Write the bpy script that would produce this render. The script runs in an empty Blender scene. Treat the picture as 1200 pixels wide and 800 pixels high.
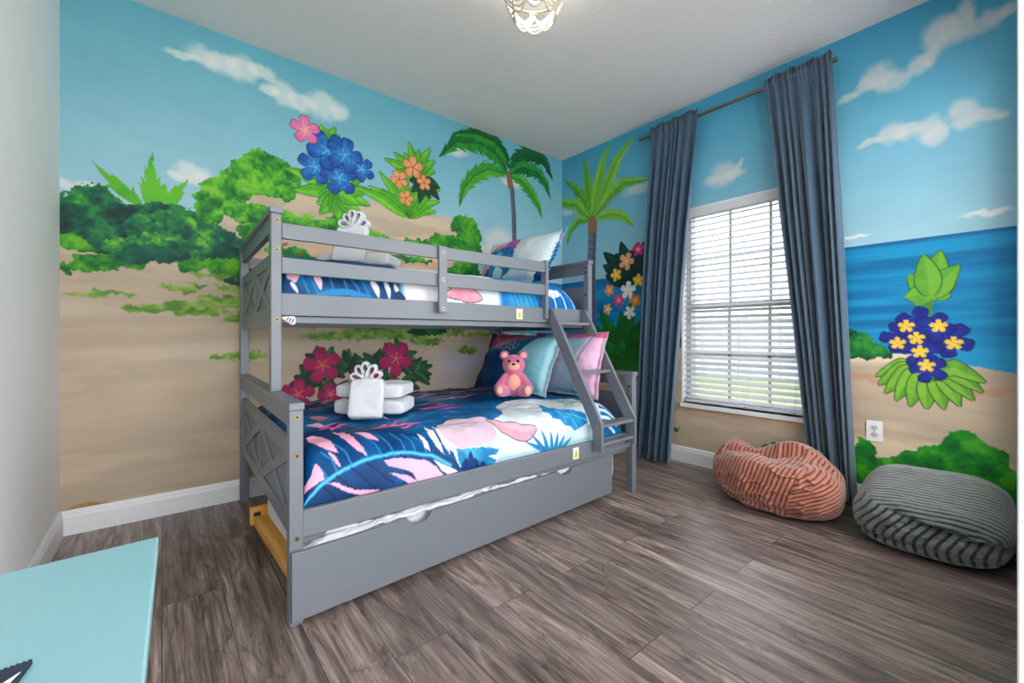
import bpy, bmesh, math, random
import numpy as np
from mathutils import Vector, Matrix

random.seed(7)
S = bpy.context.scene
COL = S.collection

# ------------------------------------------------------------------ camera
FPX, CX, HY = 499.0, 600.0, 393.0          # focal length and horizon in a 1200x800 frame
YAW = math.radians(-39.42)
EYE = 0.978
FW = (math.sin(-YAW), math.cos(-YAW))
RT = (math.cos(-YAW), -math.sin(-YAW))
cam_d = bpy.data.cameras.new('camera')
cam_d.sensor_width = 36.0
cam_d.lens = FPX * 36.0 / 1200.0
cam_d.shift_y = -(400.0 - HY) / 1200.0
cam_d.clip_start = 0.02
cam = bpy.data.objects.new('camera', cam_d)
COL.objects.link(cam)
cam.location = (0, 0, EYE)
cam.rotation_euler = (math.radians(90), 0, YAW)
S.camera = cam


def ray(px, py):
    r = (px - CX) / FPX
    s = (HY - py) / FPX
    return (FW[0] + r * RT[0], FW[1] + r * RT[1], s)


def onX(px, py, X):
    d = ray(px, py); t = X / d[0]
    return (X, d[1] * t, EYE + d[2] * t)


def onY(px, py, Y):
    d = ray(px, py); t = Y / d[1]
    return (d[0] * t, Y, EYE + d[2] * t)


def onZ(px, py, Z):
    d = ray(px, py); t = (Z - EYE) / d[2]
    return (d[0] * t, d[1] * t, Z)


# ------------------------------------------------------------------ room numbers
XL, XR = -0.385, 3.12        # white wall on the left, window wall on the right
YB = 3.0                     # bed wall
YF = 0.0125                  # wall beside the doorway
ZC = 2.74


def s2l(c):
    out = []
    for v in c:
        v = v / 255.0
        out.append(v / 12.92 if v <= 0.04045 else ((v + 0.055) / 1.055) ** 2.4)
    return tuple(out)


def s2l_np(a):
    return np.where(a <= 0.04045, a / 12.92, ((np.maximum(a, 0) + 0.055) / 1.055) ** 2.4)


# ------------------------------------------------------------------ materials
def new_mat(name):
    m = bpy.data.materials.new(name)
    m.use_nodes = True
    nt = m.node_tree
    return m, nt, nt.nodes, nt.links, nt.nodes['Principled BSDF']


def M(name, rgb, rough=0.5, var=0.06, scale=8.0, bump=0.0, bscale=60.0, metal=0.0, sheen=0.0, spec=0.5, stretch=None, trans=0.0):
    m, nt, N, L, P = new_mat(name)
    c = s2l(rgb)
    tc = N.new('ShaderNodeTexCoord')
    vec = tc.outputs['Object']
    if stretch:
        mp = N.new('ShaderNodeMapping'); mp.inputs['Scale'].default_value = stretch
        L.new(vec, mp.inputs['Vector']); vec = mp.outputs['Vector']
    nz = N.new('ShaderNodeTexNoise'); nz.inputs['Scale'].default_value = scale; nz.inputs['Detail'].default_value = 4
    L.new(vec, nz.inputs['Vector'])
    mix = N.new('ShaderNodeMix'); mix.data_type = 'RGBA'
    mix.inputs[6].default_value = (*[v * (1 - var) for v in c], 1)
    mix.inputs[7].default_value = (*[min(1, v * (1 + var)) for v in c], 1)
    L.new(nz.outputs['Fac'], mix.inputs[0]); L.new(mix.outputs[2], P.inputs['Base Color'])
    P.inputs['Roughness'].default_value = rough
    P.inputs['Metallic'].default_value = metal
    P.inputs['Specular IOR Level'].default_value = spec
    if sheen:
        P.inputs['Sheen Weight'].default_value = sheen
    if trans:
        P.inputs['Subsurface Weight'].default_value = trans
        P.inputs['Subsurface Radius'].default_value = (0.02, 0.02, 0.02)
    if bump:
        n2 = N.new('ShaderNodeTexNoise'); n2.inputs['Scale'].default_value = bscale; n2.inputs['Detail'].default_value = 3
        L.new(vec, n2.inputs['Vector'])
        b = N.new('ShaderNodeBump'); b.inputs['Strength'].default_value = bump; b.inputs['Distance'].default_value = 0.01
        L.new(n2.outputs['Fac'], b.inputs['Height']); L.new(b.outputs['Normal'], P.inputs['Normal'])
    return m


def MP(name, rough=0.6, bump=0.0, bscale=40.0, sheen=0.0, spec=0.4, attr='paint'):
    """colour taken from the painted pattern stored on the mesh"""
    m, nt, N, L, P = new_mat(name)
    a = N.new('ShaderNodeAttribute'); a.attribute_name = attr
    L.new(a.outputs['Color'], P.inputs['Base Color'])
    P.inputs['Roughness'].default_value = rough
    P.inputs['Specular IOR Level'].default_value = spec
    if sheen:
        P.inputs['Sheen Weight'].default_value = sheen
    if bump:
        tc = N.new('ShaderNodeTexCoord')
        n2 = N.new('ShaderNodeTexNoise'); n2.inputs['Scale'].default_value = bscale; n2.inputs['Detail'].default_value = 4
        L.new(tc.outputs['Object'], n2.inputs['Vector'])
        b = N.new('ShaderNodeBump'); b.inputs['Strength'].default_value = bump; b.inputs['Distance'].default_value = 0.01
        L.new(n2.outputs['Fac'], b.inputs['Height']); L.new(b.outputs['Normal'], P.inputs['Normal'])
    return m


m_bed = M('grey_painted_wood', (110, 115, 124), 0.38, 0.03, 5, 0.04, 30, stretch=(1, 1, 4))
m_bed_d = M('grey_painted_wood_field', (110, 115, 124), 0.5, 0.03, 5)
m_groove = M('dark_groove', (52, 54, 58), 0.7, 0.05)
m_pine = M('varnished_pine', (214, 158, 74), 0.45, 0.14, 6, 0.05, 40, stretch=(6, 1, 6))
m_brass = M('aged_brass', (142, 116, 66), 0.35, 0.1, 40, metal=0.85)
m_dark = M('dark_hole', (40, 32, 26), 0.8, 0.1)
m_white_wall = M('white_wall_paint', (238, 238, 240), 0.75, 0.012, 3, 0.05, 120)
m_trim = M('white_gloss_trim', (226, 227, 230), 0.4, 0.015, 4)
m_white_cloth = M('white_terry', (212, 213, 220), 0.95, 0.05, 60, 0.6, 180, sheen=0.3)
m_sheet = M('white_sheet', (206, 207, 214), 0.8, 0.02, 20, 0.12, 14)
m_blind = M('white_blind_slat', (202, 203, 208), 0.45, 0.015, 12, trans=0.0)
m_frame = M('window_vinyl', (196, 197, 200), 0.4, 0.015, 6)
m_curtain = M('slate_blue_velvet', (50, 78, 102), 0.75, 0.14, 30, 0.15, 160, sheen=0.45)
m_rod = M('brushed_bronze', (128, 112, 100), 0.34, 0.08, 40, metal=0.8)
m_outlet = M('white_plastic', (232, 232, 232), 0.35, 0.01)
m_socket = M('socket_face', (196, 196, 198), 0.4, 0.01)
m_outlet_d = M('outlet_slot', (50, 48, 46), 0.6, 0.02)
m_aqua = M('aqua_lacquer', (128, 172, 180), 0.3, 0.02, 3, spec=0.5)
m_aqua_e = M('aqua_edge', (146, 190, 198), 0.25, 0.02, 3)
m_navy_cloth = M('navy_glitter_cloth', (26, 40, 58), 0.85, 0.6, 600, 0.4, 500)
m_white_stripe = M('white_stripe_cloth', (226, 226, 230), 0.85, 0.05, 60)
m_label = M('white_label', (232, 232, 228), 0.5, 0.01)
m_yellow = M('warning_yellow', (236, 196, 18), 0.5, 0.02)
m_black = M('black_print', (24, 22, 20), 0.6, 0.02)
m_plush = M('pink_plush', (214, 106, 152), 0.95, 0.1, 60, 0.4, 300, sheen=0.5)
m_plush_d = M('mauve_plush', (168, 92, 158), 0.95, 0.1, 60, 0.4, 300, sheen=0.5)
m_peach = M('peach_plush', (240, 172, 150), 0.95, 0.06, 60, 0.3, 300, sheen=0.4)
m_eye = M('glossy_black_button', (14, 12, 12), 0.12, 0.02)
m_bead = M('white_wood_bead', (196, 188, 178), 0.45, 0.03, 30)
m_gold = M('warm_gold_metal', (190, 150, 92), 0.3, 0.06, 30, metal=0.85)
m_steel = M('brushed_steel', (160, 164, 170), 0.35, 0.04, 40, metal=0.8)
m_lawn = M('lawn_green', (164, 184, 120), 0.9, 0.3, 6, 0.2, 30)
m_vinyl = M('pale_vinyl', (206, 206, 224), 0.6, 0.02, 2)
m_plaster = M('outer_plaster', (214, 214, 214), 0.8, 0.02)

# lit bulb
m_bulb, _, N, L, P = new_mat('lit_bulb')
P.inputs['Base Color'].default_value = (1, 0.9, 0.75, 1)
P.inputs['Emission Color'].default_value = (1, 0.86, 0.66, 1)
P.inputs['Emission Strength'].default_value = 3

# window glass
m_glass, _, N, L, P = new_mat('window_glass')
N.remove(P)
tr = N.new('ShaderNodeBsdfTransparent'); tr.inputs['Color'].default_value = (0.62, 0.63, 0.66, 1); gl = N.new('ShaderNodeBsdfGlossy'); gl.inputs['Roughness'].default_value = 0.02
mx = N.new('ShaderNodeMixShader'); mx.inputs[0].default_value = 0.05
L.new(tr.outputs[0], mx.inputs[1]); L.new(gl.outputs[0], mx.inputs[2])
L.new(mx.outputs[0], N['Material Output'].inputs['Surface'])

# ceiling: knock-down texture
m_ceil, _, N, L, P = new_mat('textured_ceiling')
P.inputs['Base Color'].default_value = (*s2l((216, 213, 213)), 1); P.inputs['Roughness'].default_value = 0.9
tc = N.new('ShaderNodeTexCoord')
mp = N.new('ShaderNodeMapping'); mp.inputs['Scale'].default_value = (1.0, 1.6, 1.0); mp.inputs['Rotation'].default_value = (0, 0, 0.6)
L.new(tc.outputs['Object'], mp.inputs['Vector'])
n2 = N.new('ShaderNodeTexNoise'); n2.inputs['Scale'].default_value = 42; n2.inputs['Detail'].default_value = 5; n2.inputs['Roughness'].default_value = 0.6
L.new(mp.outputs['Vector'], n2.inputs['Vector'])
cr = N.new('ShaderNodeValToRGB'); cr.color_ramp.elements[0].position = 0.42; cr.color_ramp.elements[1].position = 0.62
L.new(n2.outputs['Fac'], cr.inputs['Fac'])
b = N.new('ShaderNodeBump'); b.inputs['Strength'].default_value = 0.25; b.inputs['Distance'].default_value = 0.008
L.new(cr.outputs['Color'], b.inputs['Height']); L.new(b.outputs['Normal'], P.inputs['Normal'])

# floor: wood-look planks running towards the bed wall
m_floor, _, N, L, P = new_mat('wood_plank_floor')
tc = N.new('ShaderNodeTexCoord')
sep = N.new('ShaderNodeSeparateXYZ'); L.new(tc.outputs['Object'], sep.inputs[0])
cmb = N.new('ShaderNodeCombineXYZ'); L.new(sep.outputs['Y'], cmb.inputs['X']); L.new(sep.outputs['X'], cmb.inputs['Y'])
br = N.new('ShaderNodeTexBrick')
br.offset = 0.37; br.offset_frequency = 2; br.squash = 1.0
br.inputs['Color1'].default_value = (0, 0, 0, 1); br.inputs['Color2'].default_value = (1, 1, 1, 1)
br.inputs['Mortar'].default_value = (0.5, 0.5, 0.5, 1)
br.inputs['Scale'].default_value = 1.0
br.inputs['Mortar Size'].default_value = 0.0012; br.inputs['Mortar Smooth'].default_value = 0.1
br.inputs['Brick Width'].default_value = 1.22; br.inputs['Row Height'].default_value = 0.182
L.new(cmb.outputs[0], br.inputs['Vector'])
# grain coordinate: stretched along the plank, shifted per plank
sc = N.new('ShaderNodeVectorMath'); sc.operation = 'MULTIPLY'; sc.inputs[1].default_value = (1.6, 15.0, 1.0)
L.new(cmb.outputs[0], sc.inputs[0])
bw = N.new('ShaderNodeSeparateColor'); L.new(br.outputs['Color'], bw.inputs[0])
mulr = N.new('ShaderNodeMath'); mulr.operation = 'MULTIPLY'; mulr.inputs[1].default_value = 37.0
L.new(bw.outputs[0], mulr.inputs[0])
cz = N.new('ShaderNodeCombineXYZ'); L.new(mulr.outputs[0], cz.inputs['X']); L.new(mulr.outputs[0], cz.inputs['Z'])
addv = N.new('ShaderNodeVectorMath'); addv.operation = 'ADD'
L.new(sc.outputs[0], addv.inputs[0]); L.new(cz.outputs[0], addv.inputs[1])
g1 = N.new('ShaderNodeTexNoise'); g1.inputs['Scale'].default_value = 1.3; g1.inputs['Detail'].default_value = 8; g1.inputs['Roughness'].default_value = 0.62; g1.inputs['Distortion'].default_value = 1.4
L.new(addv.outputs[0], g1.inputs['Vector'])
sc2 = N.new('ShaderNodeVectorMath'); sc2.operation = 'MULTIPLY'; sc2.inputs[1].default_value = (2.0, 6.0, 1.0)
L.new(addv.outputs[0], sc2.inputs[0])
g2 = N.new('ShaderNodeTexNoise'); g2.inputs['Scale'].default_value = 1.6; g2.inputs['Detail'].default_value = 6
L.new(sc2.outputs[0], g2.inputs['Vector'])
r1 = N.new('ShaderNodeValToRGB')
e = r1.color_ramp.elements
e[0].position = 0.28; e[0].color = (*s2l((66, 54, 50)), 1)
e[1].position = 0.76; e[1].color = (*s2l((196, 178, 170)), 1)
k = e.new(0.44); k.color = (*s2l((112, 96, 91)), 1)
k = e.new(0.60); k.color = (*s2l((150, 133, 127)), 1)
L.new(g1.outputs['Fac'], r1.inputs['Fac'])
pl = N.new('ShaderNodeMapRange'); pl.inputs['From Min'].default_value = 0; pl.inputs['From Max'].default_value = 1
pl.inputs['To Min'].default_value = 0.80; pl.inputs['To Max'].default_value = 1.36
L.new(bw.outputs[0], pl.inputs['Value'])
g2r = N.new('ShaderNodeMapRange'); g2r.inputs['From Min'].default_value = 0.3; g2r.inputs['From Max'].default_value = 0.7
g2r.inputs['To Min'].default_value = 0.8; g2r.inputs['To Max'].default_value = 1.15
L.new(g2.outputs['Fac'], g2r.inputs['Value'])
sc3 = N.new('ShaderNodeVectorMath'); sc3.operation = 'MULTIPLY'; sc3.inputs[1].default_value = (1.4, 9.0, 1.0)
L.new(addv.outputs[0], sc3.inputs[0])
g3 = N.new('ShaderNodeTexNoise'); g3.inputs['Scale'].default_value = 1.5; g3.inputs['Detail'].default_value = 5; g3.inputs['Distortion'].default_value = 0.5
L.new(sc3.outputs[0], g3.inputs['Vector'])
g3r = N.new('ShaderNodeMapRange'); g3r.inputs['From Min'].default_value = 0.36; g3r.inputs['From Max'].default_value = 0.56
g3r.inputs['To Min'].default_value = 0.78; g3r.inputs['To Max'].default_value = 1.08
L.new(g3.outputs['Fac'], g3r.inputs['Value'])
mm0 = N.new('ShaderNodeMath'); mm0.operation = 'MULTIPLY'; L.new(pl.outputs[0], mm0.inputs[0]); L.new(g2r.outputs[0], mm0.inputs[1])
# thin wandering cracks
wvv = N.new('ShaderNodeVectorMath'); wvv.operation = 'MULTIPLY'; wvv.inputs[1].default_value = (0.55, 0.30, 1.0)
L.new(addv.outputs[0], wvv.inputs[0])
g4 = N.new('ShaderNodeTexNoise'); g4.inputs['Scale'].default_value = 2.2; g4.inputs['Detail'].default_value = 6; g4.inputs['Distortion'].default_value = 1.0
L.new(wvv.outputs[0], g4.inputs['Vector'])
ab = N.new('ShaderNodeMath'); ab.operation = 'SUBTRACT'; ab.inputs[1].default_value = 0.5; L.new(g4.outputs['Fac'], ab.inputs[0])
ab2 = N.new('ShaderNodeMath'); ab2.operation = 'ABSOLUTE'; L.new(ab.outputs[0], ab2.inputs[0])
g4r = N.new('ShaderNodeMapRange'); g4r.inputs['From Min'].default_value = 0.0; g4r.inputs['From Max'].default_value = 0.016
g4r.inputs['To Min'].default_value = 0.60; g4r.inputs['To Max'].default_value = 1.0
L.new(ab2.outputs[0], g4r.inputs['Value'])
mm1 = N.new('ShaderNodeMath'); mm1.operation = 'MULTIPLY'; L.new(mm0.outputs[0], mm1.inputs[0]); L.new(g3r.outputs[0], mm1.inputs[1])
mm = N.new('ShaderNodeMath'); mm.operation = 'MULTIPLY'; L.new(mm1.outputs[0], mm.inputs[0]); L.new(g4r.outputs[0], mm.inputs[1])
vm = N.new('ShaderNodeVectorMath'); vm.operation = 'SCALE'; L.new(r1.outputs['Color'], vm.inputs[0]); L.new(mm.outputs[0], vm.inputs['Scale'])
mo = N.new('ShaderNodeMix'); mo.data_type = 'RGBA'; mo.inputs[7].default_value = (*s2l((40, 32, 30)), 1)
L.new(br.outputs['Fac'], mo.inputs[0]); L.new(vm.outputs[0], mo.inputs[6])
L.new(mo.outputs[2], P.inputs['Base Color'])
P.inputs['Roughness'].default_value = 0.34
b = N.new('ShaderNodeBump'); b.inputs['Strength'].default_value = 0.12; b.inputs['Distance'].default_value = 0.004
L.new(g1.outputs['Fac'], b.inputs['Height']); L.new(b.outputs['Normal'], P.inputs['Normal'])


def M_stripe(name, light, dark, sheen=0.4):
    """corded stripes following the seam panels of the cover"""
    m, nt, N, L, P = new_mat(name)
    a = N.new('ShaderNodeAttribute'); a.attribute_name = 'stripe_a'
    c = N.new('ShaderNodeAttribute'); c.attribute_name = 'stripe_b'
    k = N.new('ShaderNodeAttribute'); k.attribute_name = 'panel'
    gt = N.new('ShaderNodeMath'); gt.operation = 'GREATER_THAN'; gt.inputs[1].default_value = 0.5
    L.new(k.outputs['Fac'], gt.inputs[0])
    mixv = N.new('ShaderNodeMix'); L.new(gt.outputs[0], mixv.inputs[0]); L.new(a.outputs['Fac'], mixv.inputs[2]); L.new(c.outputs['Fac'], mixv.inputs[3])
    tc = N.new('ShaderNodeTexCoord')
    nz = N.new('ShaderNodeTexNoise'); nz.inputs['Scale'].default_value = 90; nz.inputs['Detail'].default_value = 2
    L.new(tc.outputs['Object'], nz.inputs['Vector'])
    wob = N.new('ShaderNodeMath'); wob.operation = 'MULTIPLY_ADD'; wob.inputs[1].default_value = 1.5
    L.new(nz.outputs['Fac'], wob.inputs[0]); L.new(mixv.outputs[0], wob.inputs[2])
    sn = N.new('ShaderNodeMath'); sn.operation = 'SINE'; L.new(wob.outputs[0], sn.inputs[0])
    rp = N.new('ShaderNodeMapRange'); rp.inputs['From Min'].default_value = 0.05; rp.inputs['From Max'].default_value = 0.6
    L.new(sn.outputs[0], rp.inputs['Value'])
    mix = N.new('ShaderNodeMix'); mix.data_type = 'RGBA'
    mix.inputs[6].default_value = (*s2l(light), 1); mix.inputs[7].default_value = (*s2l(dark), 1)
    L.new(rp.outputs[0], mix.inputs[0]); L.new(mix.outputs[2], P.inputs['Base Color'])
    P.inputs['Roughness'].default_value = 0.95; P.inputs['Sheen Weight'].default_value = sheen
    inv = N.new('ShaderNodeMath'); inv.operation = 'SUBTRACT'; inv.inputs[0].default_value = 1.0; L.new(rp.outputs[0], inv.inputs[1])
    b = N.new('ShaderNodeBump'); b.inputs['Strength'].default_value = 0.6; b.inputs['Distance'].default_value = 0.006
    L.new(inv.outputs[0], b.inputs['Height']); L.new(b.outputs['Normal'], P.inputs['Normal'])
    return m


m_bag_red = M_stripe('terracotta_corded_fabric', (186, 114, 92), (108, 54, 44))
m_bag_grey = M_stripe('grey_corded_fabric', (116, 121, 120), (44, 46, 48))
m_paint = MP('mural_paint', 0.62, 0.06, 90, spec=0.35)
m_print = MP('printed_cotton', 0.5, 0.22, 26, spec=0.2)


# ------------------------------------------------------------------ object helpers
def tag(o, label=None, cat=None, group=None, kind=None):
    if label: o['label'] = label
    if cat: o['category'] = cat
    if group: o['group'] = group
    if kind: o['kind'] = kind
    return o


def thing(name, label, cat, loc, group=None):
    o = bpy.data.objects.new(name, None)
    o.empty_display_size = 0.1
    o.location = loc
    COL.objects.link(o)
    return tag(o, label, cat, group)


def link(name, me, parent=None, smooth=False):
    o = bpy.data.objects.new(name, me)
    COL.objects.link(o)
    if smooth:
        me.polygons.foreach_set('use_smooth', [True] * len(me.polygons))
    if parent is not None:
        o.parent = parent
        # parts are modelled in room coordinates; only a thing's own base is offset
        o.matrix_parent_inverse = Matrix.Translation(-Vector(parent.location))
    return o


class B:
    """collects shapes for one mesh"""

    def __init__(self):
        self.bm = bmesh.new()

    def box(self, x0, x1, y0, y1, z0, z1, bev=0.003, mi=0, xf=None):
        bm = self.bm
        vs = [bm.verts.new((x, y, z)) for x in (x0, x1) for y in (y0, y1) for z in (z0, z1)]
        idx = [(0, 1, 3, 2), (4, 6, 7, 5), (0, 4, 5, 1), (2, 3, 7, 6), (0, 2, 6, 4), (1, 5, 7, 3)]
        fs = [bm.faces.new([vs[i] for i in f]) for f in idx]
        for f in fs: f.material_index = mi
        if xf is not None:
            bmesh.ops.transform(bm, matrix=xf, verts=vs)
        if bev:
            es = list({e for f in fs for e in f.edges})
            bmesh.ops.bevel(bm, geom=es, offset=bev, segments=2, affect='EDGES', profile=0.5, material=mi if mi else -1)
        return self

    def prism(self, pts, axis, a0, a1, bev=0.0, mi=0):
        """polygon pts (2-D) pushed along axis from a0 to a1"""
        bm = self.bm

        def mk(p, a):
            if axis == 'x': return (a, p[0], p[1])
            if axis == 'y': return (p[0], a, p[1])
            return (p[0], p[1], a)
        v0 = [bm.verts.new(mk(p, a0)) for p in pts]
        v1 = [bm.verts.new(mk(p, a1)) for p in pts]
        fs = [bm.faces.new(v0), bm.faces.new(list(reversed(v1)))]
        n = len(pts)
        for i in range(n):
            j = (i + 1) % n
            fs.append(bm.faces.new([v0[j], v0[i], v1[i], v1[j]]))
        for f in fs: f.material_index = mi
        if bev:
            es = list({e for f in fs for e in f.edges})
            bmesh.ops.bevel(bm, geom=es, offset=bev, segments=2, affect='EDGES', profile=0.5)
        return self

    def cyl(self, p0, p1, r, seg=16, mi=0, r2=None):
        bm = self.bm
        p0 = Vector(p0); p1 = Vector(p1); d = p1 - p0
        q = Vector((0, 0, 1)).rotation_difference(d.normalized()).to_matrix().to_4x4()
        mt = Matrix.Translation((p0 + p1) / 2) @ q
        r_ = bmesh.ops.create_cone(bm, cap_ends=True, segments=seg, radius1=r, radius2=r if r2 is None else r2, depth=d.length, matrix=mt)
        for f in {f for v in r_['verts'] for f in v.link_faces}: f.material_index = mi
        return self

    def ball(self, c, r, sub=2, mi=0, sc=None, rot=None):
        mt = Matrix.Translation(c)
        if rot is not None: mt = mt @ rot
        if sc is not None: mt = mt @ Matrix.Diagonal((*sc, 1))
        r_ = bmesh.ops.create_icosphere(self.bm, subdivisions=sub, radius=r, matrix=mt)
        for f in {f for v in r_['verts'] for f in v.link_faces}: f.material_index = mi
        return self

    def tube(self, pts, r, seg=8, mi=0, closed=False):
        bm = self.bm
        pts = [Vector(p) for p in pts]; n = len(pts)
        rings = []
        up = Vector((0, 0, 1))
        for i, p in enumerate(pts):
            a = pts[(i - 1) % n] if (closed or i > 0) else p
            c = pts[(i + 1) % n] if (closed or i < n - 1) else p
            t = (c - a).normalized()
            s = t.cross(up)
            if s.length < 1e-3: s = t.cross(Vector((1, 0, 0)))
            s.normalize(); u = s.cross(t)
            rings.append([bm.verts.new(p + r * (math.cos(2 * math.pi * k / seg) * s + math.sin(2 * math.pi * k / seg) * u)) for k in range(seg)])
        for i in range(n if closed else n - 1):
            A, C = rings[i], rings[(i + 1) % n]
            for k in range(seg):
                f = bm.faces.new([A[k], A[(k + 1) % seg], C[(k + 1) % seg], C[k]]); f.material_index = mi
        if not closed:
            bm.faces.new(list(reversed(rings[0]))).material_index = mi; bm.faces.new(rings[-1]).material_index = mi
        return self

    def build(self, name, mats, parent=None, xf=None, smooth=False):
        bm = self.bm
        if xf is not None:
            for v in bm.verts: v.co = xf(v.co)
        bmesh.ops.recalc_face_normals(bm, faces=bm.faces)
        me = bpy.data.meshes.new(name)
        bm.to_mesh(me); bm.free()
        for m in (mats if isinstance(mats, (list, tuple)) else [mats]): me.materials.append(m)
        return link(name, me, parent, smooth)


def copy_tree(o, parent=None):
    c = o.copy(); COL.objects.link(c)
    if parent is not None: c.parent = parent
    for ch in list(o.children): copy_tree(ch, c)
    return c


def grid_faces(nu, nv, wrap=False):
    i = np.arange(nu if wrap else nu - 1)[:, None]; j = np.arange(nv - 1)[None, :]
    i2 = (i + 1) % nu
    a = i * nv + j; b_ = i2 * nv + j
    return np.stack([a, b_, b_ + 1, a + 1], -1).reshape(-1, 4)


def mesh_np(name, verts, faces, mats, parent=None, paint=None, attrs=None, smooth=True, link_it=True):
    """verts (n,3), faces list/array of quads or mixed"""
    me = bpy.data.meshes.new(name)
    verts = np.asarray(verts, np.float32)
    if isinstance(faces, np.ndarray):
        nf = len(faces)
        me.vertices.add(len(verts)); me.vertices.foreach_set('co', verts.ravel())
        me.loops.add(nf * 4); me.loops.foreach_set('vertex_index', faces.astype(np.int32).ravel())
        me.polygons.add(nf)
        me.polygons.foreach_set('loop_start', np.arange(0, nf * 4, 4, dtype=np.int32))
        me.polygons.foreach_set('loop_total', np.full(nf, 4, np.int32))
        me.update(calc_edges=True)
        me.validate()
    else:
        me.from_pydata(verts.tolist(), [], faces)
    if paint is not None:
        at = me.attributes.new('paint', 'FLOAT_COLOR', 'POINT')
        c4 = np.ones((len(verts), 4), np.float32); c4[:, :3] = s2l_np(np.clip(paint.reshape(-1, 3), 0, 1))
        at.data.foreach_set('color', c4.ravel())
    if attrs:
        for k, a in attrs.items():
            at = me.attributes.new(k, 'FLOAT', 'POINT'); at.data.foreach_set('value', np.asarray(a, np.float32).ravel())
    for m in (mats if isinstance(mats, (list, tuple)) else [mats]): me.materials.append(m)
    if not link_it: return me
    return link(name, me, parent, smooth)


# ------------------------------------------------------------------ noise and painting
_rng = np.random.default_rng(11)
_tab = _rng.random((8, 256, 256))


def vnoise(x, y, seed=0):
    t = _tab[seed % 8]
    xi = np.floor(x).astype(int); yi = np.floor(y).astype(int)
    fx = x - xi; fy = y - yi
    fx = fx * fx * (3 - 2 * fx); fy = fy * fy * (3 - 2 * fy)
    a = t[xi & 255, yi & 255]; b_ = t[(xi + 1) & 255, yi & 255]
    c = t[xi & 255, (yi + 1) & 255]; d = t[(xi + 1) & 255, (yi + 1) & 255]
    return (a * (1 - fx) + b_ * fx) * (1 - fy) + (c * (1 - fx) + d * fx) * fy


def fbm(x, y, f=1.0, octv=4, seed=0):
    s = 0; a = 0.5; n = 0
    for o in range(octv):
        s = s + a * vnoise(x * f + 17.3 * o, y * f - 9.1 * o, seed + o); n += a
        f *= 2.03; a *= 0.5
    return s / n


def C255(c):
    return np.array(c, float) / 255.0


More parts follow.
